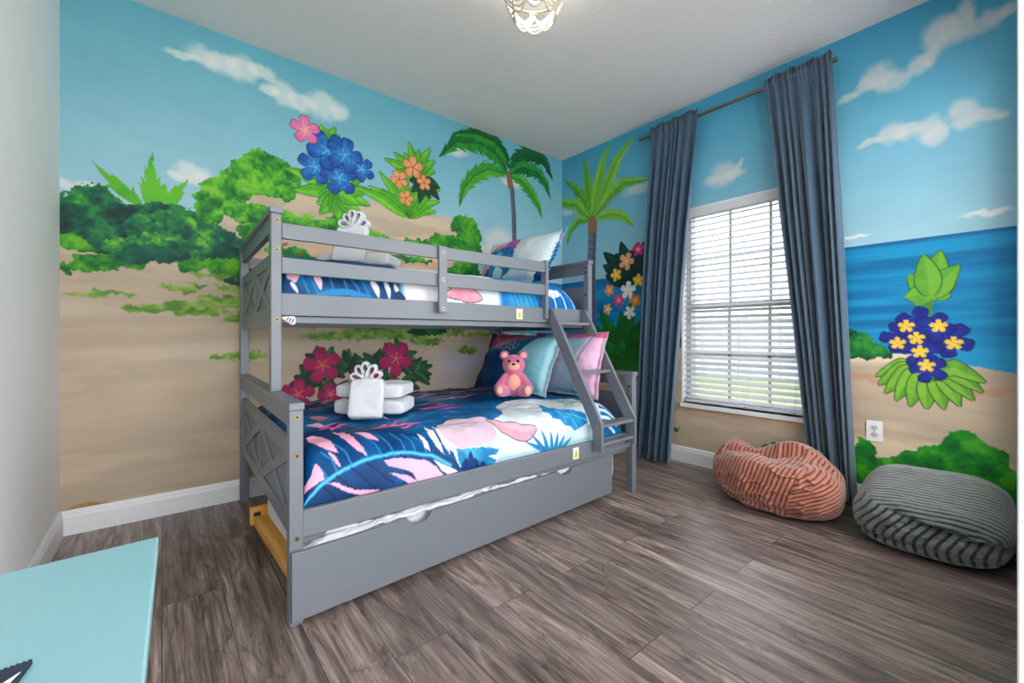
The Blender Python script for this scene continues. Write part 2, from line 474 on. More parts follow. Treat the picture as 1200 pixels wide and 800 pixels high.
class Canvas:
    """colours painted on a sheet with surface coordinates U, V in metres (U runs along axis 0, V along axis 1)"""

    def __init__(self, U, V, base=(128, 128, 128), C=None):
        self.U, self.V = U, V
        if C is None:
            C = np.zeros(U.shape + (3,)); C[:] = C255(base)
        self.C = C

    def sub(self, u0, u1, v0, v1):
        """the part of the sheet inside a box; painting on it paints this sheet"""
        a = np.where((self.U.max(1) >= u0) & (self.U.min(1) <= u1))[0]; b_ = np.where((self.V.max(0) >= v0) & (self.V.min(0) <= v1))[0]
        if len(a) == 0 or len(b_) == 0: return None
        i0, i1, j0, j1 = a[0], a[-1] + 1, b_[0], b_[-1] + 1
        return Canvas(self.U[i0:i1, j0:j1], self.V[i0:i1, j0:j1], C=self.C[i0:i1, j0:j1])

    def around(self, pts, m):
        p = np.array(pts)
        return self.sub(p[:, 0].min() - m, p[:, 0].max() + m, p[:, 1].min() - m, p[:, 1].max() + m)

    def put(self, mask, col, alpha=1.0):
        a = np.clip(mask * alpha, 0, 1)[..., None]
        if not isinstance(col, np.ndarray) or col.ndim == 1: col = C255(col) if np.max(col) > 1.001 else np.array(col)
        self.C[...] = self.C * (1 - a) + col * a

    def warp(self, amp, sc, seed):
        if not amp: return self.U, self.V
        du = (fbm(self.U, self.V, sc, 3, seed) - 0.5) * 2 * amp
        dv = (fbm(self.U + 5.2, self.V + 1.7, sc, 3, seed + 1) - 0.5) * 2 * amp
        return self.U + du, self.V + dv

    @staticmethod
    def inside(pts, X, Y):
        r = np.zeros(X.shape, bool)
        n = len(pts)
        for i in range(n):
            x1, y1 = pts[i]; x2, y2 = pts[(i + 1) % n]
            if y1 == y2: continue
            c = ((y1 > Y) != (y2 > Y)) & (X < (x2 - x1) * (Y - y1) / (y2 - y1) + x1)
            r ^= c
        return r

    def tone(self, cols, f=12.0, seed=0, octv=4, stretch=(1, 1), lo=0.3, hi=0.7):
        cols = [C255(c) for c in cols]
        if len(cols) == 1: return np.broadcast_to(cols[0], self.C.shape).copy()
        n = np.clip((fbm(self.U * stretch[0], self.V * stretch[1], f, octv, seed) - lo) / (hi - lo), 0, 1)
        k = n * (len(cols) - 1); i = np.clip(np.floor(k).astype(int), 0, len(cols) - 2); t = (k - i)[..., None]
        cc = np.array(cols)
        return cc[i] * (1 - t) + cc[i + 1] * t

    def poly(self, pts, cols, amp=0.0, sc=25.0, seed=0, alpha=1.0, f=12.0, stretch=(1, 1)):
        s = self.around(pts, amp + 0.01)
        if s is None: return
        X, Y = s.warp(amp, sc, seed)
        m = s.inside(pts, X, Y).astype(float)
        s.put(m, s.tone(cols if isinstance(cols, list) else [cols], f, seed, 4, stretch), alpha)

    def dist(self, pts, X=None, Y=None):
        X = self.U if X is None else X; Y = self.V if Y is None else Y
        seg = [math.dist(pts[i], pts[i + 1]) for i in range(len(pts) - 1)]
        tot = sum(seg) or 1e-6
        best = np.full(X.shape, 1e9); T = np.zeros(X.shape); sg = np.zeros(X.shape); acc = 0
        for i in range(len(pts) - 1):
            x1, y1 = pts[i]; x2, y2 = pts[i + 1]
            dx, dy = x2 - x1, y2 - y1; L2 = dx * dx + dy * dy + 1e-12
            t = np.clip(((X - x1) * dx + (Y - y1) * dy) / L2, 0, 1)
            d = np.hypot(X - x1 - t * dx, Y - y1 - t * dy)
            b_ = d < best
            best = np.where(b_, d, best); T = np.where(b_, (acc + t * seg[i]) / tot, T)
            sg = np.where(b_, np.sign(dx * (Y - y1) - dy * (X - x1)), sg)
            acc += seg[i]
        return best, T, sg

    def line(self, pts, w, col, alpha=1.0, taper=False, amp=0.0, seed=0):
        s = self.around(pts, w + amp + 0.01)
        if s is None: return
        X, Y = s.warp(amp, 30, seed)
        d, T, _ = s.dist(pts, X, Y)
        hw = w / 2 * (1 - 0.75 * T if taper else 1)
        s.put(np.clip((hw - d) / 0.003 + 0.5, 0, 1), col, alpha)

    def leaf(self, pts, w, c1, c2, serr=0, rib=None, depth=0.45, p=0.75, outline=None):
        s = self.around(pts, w * 1.1 + 0.01)
        if s is None: return
        d, T, sg = s.dist(pts)
        hw = w * np.maximum(np.sin(np.pi * np.clip(T, 0, 1) ** p), 0) ** 0.8
        if serr:
            hw = hw * (1 - depth * ((T * serr + 0.5 * (sg > 0) + d / w * 0.8) % 1.0))
        m = np.clip((hw - d) / 0.003 + 0.5, 0, 1)
        if outline is not None:
            mo_ = np.clip((hw + 0.005 - d) / 0.003 + 0.5, 0, 1) * (T > 0.01) * (T < 0.999)
            s.put(mo_, outline)
        t = np.clip(0.5 + sg * 0.35 + (fbm(s.U, s.V, 30, 3, 3) - 0.5) * 1.2, 0, 1)[..., None]
        s.put(m * (hw > 0.001), C255(c1) * (1 - t) + C255(c2) * t)
        if rib is not None:
            s.put(np.clip((0.004 - d) / 0.003 + 0.5, 0, 1) * m, rib, 0.7)

    def blob(self, c, ru, rv, col, soft=0.35, amp=0.02, sc=14, seed=0, alpha=1.0):
        s = self.sub(c[0] - ru - amp, c[0] + ru + amp, c[1] - rv - amp, c[1] + rv + amp)
        if s is None: return
        X, Y = s.warp(amp, sc, seed)
        r = np.hypot((X - c[0]) / ru, (Y - c[1]) / rv)
        s.put(np.clip((1 - r) / soft, 0, 1), col, alpha)

    def bush(self, circles, cols, amp=0.03, sc=26, seed=0):
        cc = np.array([C255(c) for c in cols])
        for (x, y, rx, ry) in circles:
            s = self.sub(x - rx - amp, x + rx + amp, y - ry - amp, y + ry + amp)
            if s is None: continue
            X, Y = s.warp(amp, sc, seed)
            n = fbm(s.U, s.V, 16, 4, seed + 3)
            n2 = fbm(s.U, s.V, 55, 2, seed + 4)
            r = np.hypot((X - x) / rx, (Y - y) / ry)
            m = (r < 1).astype(float)
            k = np.clip(0.40 + 0.30 * (s.V - y) / ry + (n - 0.5) * 1.7 + (n2 - 0.5) * 0.7, 0, 0.999) * (len(cc) - 1)
            i = np.floor(k).astype(int); t = (k - i)[..., None]
            s.put(m, cc[i] * (1 - t) + cc[i + 1] * t)

    def flower(self, c, r, cols, a0=0.3, center=(230, 190, 60), sq=1.0, edge=None):
        s = self.sub(c[0] - r * 1.2, c[0] + r * 1.2, c[1] - r * 1.2, c[1] + r * 1.2)
        if s is None: return
        for k in range(5):
            a = a0 + k * 2 * math.pi / 5
            px, py = c[0] + math.cos(a) * r * 0.52 * sq, c[1] + math.sin(a) * r * 0.52
            dx = (s.U - px) / sq; dy = s.V - py
            al = dx * math.cos(a) + dy * math.sin(a); ac = -dx * math.sin(a) + dy * math.cos(a)
            q = np.hypot(al / (r * 0.5), ac / (r * (0.31 + 0.17 * np.clip(al / (r * .5), -1, 1)))) + 0.035 * np.sin(6 * np.arctan2(ac, al) + k)
            if edge is not None: s.put(np.clip((1.1 - q) / 0.08, 0, 1), edge)
            t = np.clip(0.5 - 0.5 * al / (r * .5) + (fbm(s.U, s.V, 40, 3, k) - 0.5), 0, 1)[..., None]
            s.put(np.clip((1 - q) / 0.08, 0, 1), C255(cols[0]) * (1 - t) + C255(cols[1]) * t)
        if center is not None:
            for k in range(5):
                a = a0 + 0.5 + k * 2 * math.pi / 5
                self.line([c, (c[0] + math.cos(a) * r * 0.38 * sq, c[1] + math.sin(a) * r * 0.38)], 0.006, center, 0.8)
# ================================================================== ROOM
def wb(px, py):
    p = onY(px, py, YB); return (p[0], p[2])


def wr(px, py):
    p = onX(px, py, XR); return (p[1], p[2])


def P_(f, *pts): return [f(*p) for p in pts]


def circ(f, px, py, rx, ry):
    c = f(px, py); a = f(px + rx, py); b_ = f(px, py - ry)
    return (c[0], c[1], abs(a[0] - c[0]), abs(b_[1] - c[1]))


def sheet(u0, u1, v0, v1, st):
    u = np.linspace(u0, u1, int(round((u1 - u0) / st)) + 1); v = np.linspace(v0, v1, int(round((v1 - v0) / st)) + 1)
    return np.meshgrid(u, v, indexing='ij')


SAND = [(188, 168, 146), (178, 160, 140), (194, 175, 153)]
GREEN = [(0, 58, 44), (4, 92, 48), (30, 128, 44), (96, 172, 40)]
GREEN_D = [(0, 40, 42), (0, 62, 52), (4, 88, 62), (34, 122, 56)]
GREEN_L = [(16, 92, 40), (40, 130, 34), (84, 164, 34), (116, 184, 48)]
GRASS = [(70, 120, 40), (104, 152, 44), (140, 172, 70)]

# ---------------------------------------------------------------- bed wall
Ub, Vb = sheet(XL, XR, 0, ZC, 0.005)
c = Canvas(Ub, Vb, (120, 180, 200))
t = np.clip((Vb - 1.5) / 1.24, 0, 1)[..., None]
sky = C255((160, 193, 206)) * (1 - t) + C255((92, 160, 180)) * t
c.C = sky * (1 + (fbm(Ub, Vb * 2, 5, 3, 2)[..., None] - 0.5) * 0.05)


def cloud(c, f, items, col=(226, 220, 214), seed=0, alpha=0.75):
    for k, (px, py, rx, ry) in enumerate(items):
        x, y, a, b_ = circ(f, px, py, rx, ry)
        c.blob((x, y), a * 1.2, b_ * 1.25, col, 0.5, 0.03, 14, seed + k, alpha * .85)


cloud(c, wb, [(215, 64, 22, 5), (240, 66, 22, 12), (262, 76, 22, 13), (285, 80, 20, 13), (308, 86, 16, 8), (318, 105, 14, 7), (332, 110, 18, 13), (352, 120, 16, 9), (378, 124, 20, 16), (398, 130, 12, 10)], seed=1)
cloud(c, wb, [(76, 214, 18, 7), (98, 216, 12, 5), (208, 206, 14, 6), (222, 202, 20, 12), (240, 212, 16, 9)], (228, 218, 216), 3)
cloud(c, wb, [(585, 284, 18, 16), (570, 296, 18, 10), (604, 300, 20, 10), (535, 176, 14, 6), (600, 214, 14, 5)], (224, 212, 204), 5)
# sea beyond the headland
sea = P_(wb, (548, 330), (700, 330)); zs = 1.50
c.put((Vb < zs) * (Ub > 1.75), c.tone([(36, 116, 160), (60, 150, 190)], 6, 2, 3, (1, 8)))
# sand: the headland and the beach
hill = P_(wb, (40, 252), (150, 252), (236, 246), (260, 236), (300, 226), (337, 220), (362, 221), (420, 234), (450, 238), (480, 250), (510, 252), (548, 260), (558, 268), (562, 300), (556, 345), (566, 384))
hill += [(2.15, 1.02), (2.5, 1.0), (3.2, 0.96), (3.2, -0.1), (-0.5, -0.1)]
c.poly(hill, SAND, 0.012, 14, 1, f=3.0, stretch=(0.6, 3))
c.put(np.clip((fbm(Ub * 0.5, Vb * 4, 3, 4, 6) - 0.55) / 0.2, 0, 1) * (Vb < 1.25), (168, 148, 120), 0.15)
c.put(np.clip((fbm(Ub * 0.6, Vb * 5, 2.2, 4, 7) - 0.56) / 0.16, 0, 1) * (Vb < 1.2), (204, 194, 184), 0.2)
c.put(np.clip((1.6 - abs(Vb - 1.60) * 5), 0, 1) * c.inside(hill, Ub, Vb) * np.clip((fbm(Ub, Vb * 3, 3, 3, 4) - 0.4) * 3, 0, 1), (226, 188, 156), 0.8)
c.poly(P_(wb, (76, 600), (88, 592), (110, 588), (140, 588), (130, 598), (90, 604)), [(150, 112, 60), (176, 140, 84)], 0.01, 20, 2)
c.poly(P_(wb, (505, 318), (545, 312), (545, 326), (520, 338), (500, 330)), [(196, 136, 104)], 0.015, 20, 3, 0.7)
for pts in [((300, 350), (420, 340), (520, 335)), ((420, 300), (470, 306), (520, 312))]:
    c.line(P_(wb, *pts), 0.05, (186, 130, 100), 0.35, amp=0.03, seed=2)
x_, y_, a_, b_ = circ(wb, 545, 426, 46, 30)
c.blob((x_, y_), a_, b_, (190, 192, 216), 0.9, 0.06, 7, 5, 0.8)
# the big hedge on the left
z6 = lambda *p: [wb(60 + x / 5, 170 + y / 5) for x, y in p]
SPK = [(58, 142, 34), (84, 168, 34), (98, 180, 40)]
c.poly(z6((240, 90), (350, 180), (352, 160), (430, 225), (475, 275), (475, 235), (515, 310), (555, 375), (500, 360), (420, 310), (340, 250), (305, 222), (345, 230), (290, 170)), SPK, .004, 30, 1, f=5)
c.poly(z6((595, 42), (600, 100), (620, 200), (640, 185), (640, 235), (672, 222), (680, 280), (735, 225), (735, 245), (808, 192), (770, 270), (778, 280), (745, 345), (700, 395), (575, 395), (540, 320), (510, 210), (535, 235), (522, 170), (548, 210), (548, 120), (562, 150), (575, 80)), SPK, .004, 30, 2, f=5)
c.bush([circ(wb, *a) for a in [(112, 232, 24, 18), (92, 242, 24, 18), (76, 250, 22, 24), (130, 244, 26, 18)]], GREEN_D[1:] + [(80, 168, 44)], seed=1)
c.bush([circ(wb, *a) for a in [(90, 262, 32, 22), (120, 266, 34, 24), (150, 254, 34, 16), (185, 252, 32, 14), (212, 254, 24, 14), (100, 280, 34, 14), (135, 282, 40, 20), (165, 276, 34, 18)]], GREEN_D, seed=2)
c.bush([circ(wb, *a) for a in [(186, 262, 28, 16), (205, 260, 24, 14), (168, 268, 22, 14), (214, 278, 28, 18), (232, 272, 26, 16), (190, 288, 30, 18), (252, 284, 30, 20), (270, 296, 26, 26), (236, 296, 30, 18), (150, 290, 30, 14), (272, 320, 20, 14)]], GREEN_D[1:] + [(110, 174, 50)], seed=3)
c.bush([circ(wb, *a) for a in [(82, 284, 18, 9), (98, 288, 16, 7), (76, 312, 12, 7), (100, 309, 18, 9), (126, 308, 24, 11), (150, 307, 20, 10), (170, 306, 12, 6), (222, 308, 16, 10), (262, 312, 24, 10)]], [(14, 96, 40), (60, 146, 30), (104, 176, 36)], seed=4)
c.bush([circ(wb, *a) for a in [(160, 300, 24, 9), (185, 298, 26, 10), (205, 300, 16, 9)]], GREEN_D[1:], seed=5)
# bright bush that climbs to the headland
c.bush([circ(wb, *a) for a in [(308, 190, 20, 14), (300, 204, 30, 18), (325, 208, 28, 22), (290, 214, 32, 18), (272, 226, 34, 18), (256, 238, 26, 18), (244, 250, 18, 14), (330, 222, 20, 12), (312, 226, 24, 14), (262, 252, 22, 10)]], GREEN_L, seed=6)
c.poly(P_(wb, (288, 236), (300, 228), (330, 232), (336, 240), (318, 244), (294, 246)), SAND, 0.02, 20, 3)
c.poly(P_(wb, (254, 262), (266, 250), (284, 256), (292, 268), (284, 278), (262, 270)), SAND, 0.03, 20, 4)
c.bush([circ(wb, *a) for a in [(300, 252, 30, 12), (280, 246, 20, 9), (330, 258, 26, 12), (355, 262, 24, 11), (372, 266, 22, 11), (400, 264, 18, 12), (414, 270, 16, 9), (296, 272, 16, 12), (440, 276, 16, 5)]], GREEN_L, seed=7)
c.bush([circ(wb, *a) for a in [(545, 266, 16, 14), (552, 284, 12, 24), (530, 284, 26, 9), (500, 288, 30, 7), (552, 312, 10, 14), (540, 296, 20, 8)]], GREEN_L[:3], 0.03, 30, 8)
c.bush([circ(wb, *a) for a in [(545, 316, 14, 12), (556, 326, 10, 12), (530, 324, 12, 10), (480, 304, 26, 4), (342, 300, 20, 10), (326, 296, 14, 10), (360, 302, 12, 5)]], GREEN[1:], 0.03, 30, 9)
for k, (px, py) in enumerate([(335, 286), (330, 300), (318, 290), (352, 296)]):
    x, y, a, b_ = circ(wb, px, py, 2.4, 2.4); c.blob((x, y), a, b_, (206, 40, 60), 0.4, 0.0, 10, 0)
# grass strips on the sand
for k, (px, py, rx, ry) in enumerate([(105, 345, 30, 4), (135, 344, 32, 3), (215, 338, 26, 4), (232, 334, 16, 3), (270, 337, 20, 4), (175, 362, 34, 4), (220, 360, 40, 8), (262, 354, 34, 10), (240, 366, 30, 4), (278, 372, 18, 7), (262, 418, 20, 5), (290, 416, 22, 5), (306, 418, 12, 4), (340, 378, 26, 4), (390, 380, 40, 5), (440, 384, 40, 8), (400, 394, 50, 6), (470, 392, 40, 7), (520, 386, 30, 9), (560, 392, 22, 3), (548, 410, 14, 6), (240, 322, 20, 3), (262, 324, 20, 3), (500, 399, 22, 5)]):
    x, y, a, b_ = circ(wb, px, py, rx, ry)
    s_ = c.sub(x - a - .04, x + a + .04, y - b_ - .04, y + b_ + .04)
    X, Y = s_.warp(0.03, 30, k)
    r = np.hypot((X - x) / a, (Y - y) / b_)
    s_.put(np.clip((1 - r) / 0.3, 0, 1), s_.tone(GRASS, 16, k, 3, (1, 2)), 0.92)
c.bush([circ(wb, *a) for a in [(500, 388, 22, 5), (520, 382, 18, 5)]], GREEN[:3], 0.02, 40, 4)
# palm
trunk = P_(wb, (597, 206), (600, 222), (602, 250), (603, 290), (604, 330))
c.line(trunk, 0.052, (92, 98, 116)); c.line([(p[0] + 0.012, p[1]) for p in trunk], 0.016, (66, 68, 86), 0.8)
s_ = c.around(trunk, 0.08); d, T, sg = s_.dist(trunk)
s_.put((d < 0.026) * (((T * 34) % 1) < 0.16), (60, 62, 78), 0.8)
c.line(P_(wb, (596, 204), (598, 218)), 0.06, (134, 92, 64))
FD = [(6, 92, 44), (40, 136, 40), (0, 74, 44), (76, 156, 40)]
for pts, w, ca, cb, n in [
    (((594, 202), (580, 180), (562, 168), (535, 166), (514, 184)), 0.10, FD[0], FD[1], 8),
    (((596, 198), (592, 182), (580, 166), (556, 156), (530, 156)), 0.075, FD[2], FD[1], 8),
    (((594, 204), (572, 198), (556, 206), (544, 220), (538, 242)), 0.085, FD[1], FD[3], 8),
    (((598, 202), (606, 186), (620, 180), (638, 188), (648, 212)), 0.095, FD[2], FD[0], 8),
    (((598, 204), (612, 196), (630, 202), (640, 216), (645, 234)), 0.085, FD[0], FD[1], 7),
    (((598, 206), (612, 212), (624, 228), (632, 244), (635, 256)), 0.075, FD[1], FD[3], 7)]:
    c.leaf(P_(wb, *pts), w, ca, cb, n, (14, 60, 30), depth=0.4)
# big red blossoms behind the lower bunk
LV = [(14, 70, 40), (30, 98, 52), (10, 58, 40), (60, 120, 60)]
rl = random.Random(3)
def sprig(px, py, deg, L_, w=.030):
    a = math.radians(deg)
    q = [(px, py), (px + math.cos(a) * L_ * .5 + 1, py - math.sin(a) * L_ * .5 - 1), (px + math.cos(a) * L_, py - math.sin(a) * L_)]
    c.leaf(P_(wb, *q), w, LV[rl.randrange(4)], LV[rl.randrange(4)], rib=(10, 50, 34), outline=(6, 34, 26))
for bx, by, degs in [(378, 430, (10, 35, 70, 110, 150, 180, 205, 240, 300, 335)), (362, 448, (120, 150, 185, 100, 60, 20)), (405, 436, (40, 60, 80, 100, 120, 20, 140)), (422, 440, (30, 50, 70, 90, 110, 10, 150)), (440, 432, (20, 45, 70, 100, 130, 160)), (466, 424, (0, 20, 60, 85, 100, 130, 160, 330, 310)), (484, 438, (20, 0, -15, 40, -35, 60)), (470, 450, (10, -10, 150, 170, 40)), (390, 462, (20, 45, 130, 160, 90)), (440, 455, (20, 150, 60, 110))]:
    for d_ in degs: sprig(bx + rl.uniform(-3, 3), by + rl.uniform(-3, 3), d_, rl.uniform(19, 27))
for px, py, r, a0 in [(378, 428, 0.118, 0.5), (464, 420, 0.128, 0.94), (349, 462, 0.10, 0.2), (388, 462, 0.085, 0.6), (432, 444, 0.10, 1.5), (462, 452, 0.06, 0.4), (418, 440, 0.05, 0.9)]:
    c.flower(wb(px, py), r, [(150, 20, 78), (188, 30, 104)], a0, (226, 160, 60), edge=(110, 14, 60))
# painted plants on the headland: a clump of blue blossoms in leaves, and a grass tuft with a few orange blooms
def spray(c, o, n, a0, a1, L, w, ca, cb, out, droop=0.0, sx=1.0):
    """leaves fanned out from one root"""
    for k in range(n):
        a = math.radians(a0 + (a1 - a0) * (k + 0.5) / n); l_ = L * (0.8 + 0.4 * ((k * 7) % 5) / 4)
        c.leaf([o, (o[0] + sx * l_ * .5 * math.cos(a), o[1] + l_ * .55 * math.sin(a)), (o[0] + sx * l_ * math.cos(a), o[1] + l_ * math.sin(a) - droop)], w, ca, cb, outline=out)


spray(c, wb(394, 232), 9, 0, 180, 0.30, 0.040, (70, 156, 34), (112, 190, 44), (30, 90, 30), 0.05)
spray(c, wb(396, 226), 9, 190, 350, 0.17, 0.040, (70, 156, 34), (112, 190, 44), (30, 90, 30), 0.0)
spray(c, wb(384, 170), 7, 20, 160, 0.12, 0.026, (80, 160, 40), (110, 190, 44), (30, 90, 30))
for px, py, r, a0 in [(370, 196, 0.11, 0.2), (424, 198, 0.09, 0.8), (398, 208, 0.12, 0.5), (384, 176, 0.13, 0.9), (404, 182, 0.12, 0.1)]:
    c.flower(wb(px, py), r, [(12, 66, 150), (34, 128, 200)], a0, (120, 200, 230), edge=(10, 40, 100))
c.flower(wb(358, 152), 0.09, [(206, 96, 150), (226, 128, 172)], 0.4, (240, 200, 120), edge=(120, 50, 90))
spray(c, wb(476, 254), 13, 20, 160, 0.36, 0.034, (76, 160, 30), (116, 194, 40), (34, 96, 26), 0.04)
spray(c, wb(488, 204), 9, 10, 200, 0.22, 0.034, (70, 150, 34), (112, 186, 44), (30, 84, 28))
spray(c, wb(498, 208), 6, 190, 350, 0.18, 0.034, (16, 52, 34), (24, 70, 40), (10, 40, 26))
for px, py, r, a0 in [(484, 196, 0.085, 0.3), (468, 210, 0.07, 0.9), (497, 214, 0.06, 0.5), (476, 232, 0.06, 0.1)]:
    c.flower(wb(px, py), r, [(210, 136, 84), (226, 160, 110)], a0, (180, 40, 40), edge=(110, 60, 36))
CB = c

# ---------------------------------------------------------------- window wall
WY0, WY1, WZ0, WZ1 = 0.80, 1.72, 0.46, 1.95
Ur, Vr = sheet(0.0, YB, 0, ZC, 0.005)
c = Canvas(Ur, Vr, (120, 180, 200))
t = np.clip((Vr - 1.5) / 1.24, 0, 1)[..., None]
c.C = C255((152, 192, 208)) * (1 - t) + C255((64, 154, 188)) * t
c.C = c.C * (1 + (fbm(Ur, Vr * 2, 5, 3, 2)[..., None] - 0.5) * 0.05)
cloud(c, wr, [(998, 112, 16, 5), (1015, 100, 14, 10), (1030, 88, 20, 16), (1048, 96, 20, 12), (1078, 76, 18, 12), (1090, 66, 16, 9), (1098, 42, 22, 18), (1112, 34, 22, 20), (1128, 30, 18, 22), (1135, 10, 10, 14), (1150, 30, 18, 12), (1165, 20, 18, 12), (1182, 12, 14, 9)], (206, 204, 202), 1, 0.85)
cloud(c, wr, [(1020, 168, 16, 4), (1045, 156, 20, 10), (1065, 152, 18, 10), (1088, 150, 18, 14), (1098, 158, 16, 12), (1125, 132, 20, 14), (1130, 144, 18, 10), (1160, 134, 20, 8), (1176, 132, 10, 5)], (206, 204, 202), 4, 0.85)
cloud(c, wr, [(848, 204, 16, 14), (836, 210, 12, 6), (860, 204, 14, 6), (866, 194, 5, 8), (745, 222, 16, 8), (668, 246, 12, 6)], (214, 208, 204), 2, 0.75)
cloud(c, wr, [(1000, 276, 22, 3), (1172, 247, 22, 5), (1150, 253, 22, 3)], (234, 228, 224), 3, 0.9)
zs = 1.50
c.put(Vr < zs, c.tone([(0, 104, 156), (4, 124, 176), (16, 140, 190)], 4, 3, 3, (0.5, 6)))
c.put(np.clip(1 - abs(Vr - 1.49) / 0.02, 0, 1) * (Vr < zs), (10, 76, 130), 0.6)
c.put(np.clip((1.06 - Vr) / 0.2, 0, 1) * (Vr < zs), (40, 160, 206), 0.45)
beach = [(3.1, 0.97), (2.3, 0.95), (1.95, 0.93), (1.5, 0.88), (0.9, 0.86), (0.62, 0.87), (0.40, 0.88), (0.22, 0.83), (0.05, 0.80), (-0.1, 0.80), (-0.1, -0.1), (3.1, -0.1)]
c.poly(beach, SAND + [(222, 200, 172)], 0.004, 10, 1, f=3.0, stretch=(0.6, 3))
for pts in [((1000, 440), (1030, 446), (1060, 452)), ((1130, 462), (1160, 460), (1192, 458))]:
    c.line(P_(wr, *pts), 0.035, (196, 134, 104), 0.55, amp=0.02, seed=2)
c.put(np.clip((fbm(Ur * 0.5, Vr * 4, 3, 4, 6) - 0.55) / 0.2, 0, 1) * (Vr < 0.78), (196, 152, 114), 0.5)
c.bush([circ(wr, *a) for a in [(1000, 402, 22, 16), (1015, 410, 24, 10), (1032, 414, 16, 5), (994, 412, 20, 8)]], GREEN[:3] + [(60, 140, 50)], 0.02, 34, 3)
c.bush([circ(wr, *a) for a in [(1130, 536, 34, 32), (1105, 548, 40, 26), (1150, 545, 34, 28), (1070, 550, 28, 22), (1178, 570, 24, 24), (1040, 552, 24, 14), (1012, 540, 16, 28), (1020, 560, 30, 16), (1060, 570, 60, 16), (1130, 580, 60, 30), (1190, 590, 20, 26)]], [(6, 96, 36), (14, 122, 34), (30, 140, 30), (70, 166, 36)], 0.02, 30, 5)
c.bush([circ(wr, *a) for a in [(900, 530, 9, 10), (908, 526, 6, 8)]], GREEN_L[:2], 0.015, 40, 5)
c.bush([circ(wr, *a) for a in [(792, 503, 4, 3), (757, 410, 5, 8), (760, 400, 3, 12)]], GREEN_L[:3], 0.02, 50, 6)
for pts in [((756, 440), (750, 432), (742, 434)), ((757, 440), (752, 440), (745, 446)), ((757, 420), (753, 408), (752, 398)), ((757, 462), (752, 458), (748, 462))]:
    c.leaf(P_(wr, *pts), 0.03, (60, 130, 30), (96, 164, 44), 3)
# bright palm
trunk = P_(wr, (695, 258), (694, 280), (693, 310), (693, 360), (693, 440))
c.line(trunk, 0.10, (104, 112, 128)); c.line([(p[0] - 0.025, p[1]) for p in trunk], 0.03, (72, 78, 96), 0.8)
s_ = c.around(trunk, 0.12); d, T, sg = s_.dist(trunk); s_.put((d < 0.05) * (((T * 22 + sg * d * 6) % 1) < 0.15), (64, 68, 86), 0.7)
c.line(P_(wr, (694, 254), (694, 268)), 0.10, (140, 104, 72))
FL = [(82, 154, 44), (134, 192, 62), (104, 174, 50), (60, 134, 40)]
for pts, w, ca, cb in [
    (((693, 254), (690, 226), (687, 200), (684, 184)), 0.075, FL[0], FL[2]),
    (((694, 254), (700, 220), (706, 190), (716, 165)), 0.075, FL[1], FL[2]),
    (((696, 254), (710, 220), (724, 186), (744, 157)), 0.085, FL[2], FL[1]),
    (((697, 254), (712, 232), (730, 214), (762, 210)), 0.075, FL[1], FL[0]),
    (((697, 256), (716, 250), (732, 254), (743, 266)), 0.07, FL[1], FL[2]),
    (((692, 254), (684, 234), (674, 220), (661, 211)), 0.07, FL[3], FL[2]),
    (((691, 256), (676, 240), (660, 238), (643, 250)), 0.075, FL[0], FL[1]),
    (((690, 258), (678, 258), (668, 270), (664, 288)), 0.06, FL[0], FL[1])]:
    c.leaf(P_(wr, *pts), w, ca, cb, 22, (70, 120, 40), depth=0.55)
# tall leafy plant beside the palm with loose bright blossoms
spray(c, wr(738, 330), 11, 10, 170, 0.34, 0.07, (10, 44, 40), (18, 66, 48), (8, 34, 30), 0.0, 1.0)
spray(c, wr(728, 436), 13, 25, 155, 0.62, 0.075, (6, 92, 26), (24, 122, 30), (6, 62, 26), 0.08)
spray(c, wr(728, 436), 9, 20, 160, 0.36, 0.075, (8, 100, 28), (30, 130, 34), (6, 62, 26), 0.10)
for k, (px, py, col, r) in enumerate([(722, 322, (226, 170, 30), .06), (736, 340, (226, 222, 226), .08), (725, 352, (206, 40, 110), .06), (744, 352, (232, 130, 40), .06), (748, 328, (230, 190, 40), .055), (734, 306, (214, 150, 104), .08), (714, 340, (232, 130, 40), .055), (748, 292, (206, 40, 120), .06), (712, 362, (214, 150, 104), .05), (738, 366, (226, 222, 226), .06)]):
    c.flower(wr(px, py), r, [col, tuple(min(255, v + 24) for v in col)], 0.4 * k, (250, 220, 120))
# green plant with royal-blue blossoms on the beach
for k in range(11):
    a = math.radians(180 + k * 18); x0, y0 = wr(1086, 440)
    c.leaf([(x0, y0), (x0 - 0.10 * math.cos(a), y0 + 0.05 + 0.06 * math.sin(a)), (x0 - 0.21 * math.cos(a), y0 + 0.16 * math.sin(a) - 0.02)], 0.036, (84, 150, 40), (126, 178, 56), outline=(40, 80, 26))
c.line(P_(wr, (1088, 445), (1080, 400), (1090, 350)), 0.03, (70, 130, 40))
for px, py, dx, dy in [(1090, 350, 30, -18), (1090, 350, -26, -28), (1092, 345, 10, -52), (1090, 350, 34, -40), (1090, 352, -30, -4), (1090, 348, -8, -50)]:
    c.leaf(P_(wr, (px, py), (px + dx * .5, py + dy * .5 - 4), (px + dx, py + dy)), 0.05, (84, 152, 44), (110, 172, 54), outline=(40, 84, 30))
for k, (px, py, r) in enumerate([(1055, 395, 0.085), (1075, 380, 0.09), (1112, 398, 0.09), (1080, 412, 0.085), (1094, 384, 0.08), (1088, 432, 0.075)]):
    c.flower(wr(px, py), r, [(14, 28, 120), (24, 50, 160)], 0.5 * k, None, edge=(8, 16, 70))
for px, py in [(1062, 382), (1100, 382), (1074, 396), (1078, 412), (1086, 428), (1052, 402), (1118, 402)]:
    c.flower(wr(px, py), 0.035, [(226, 182, 50), (240, 200, 70)], 0.3, None)
CR = c


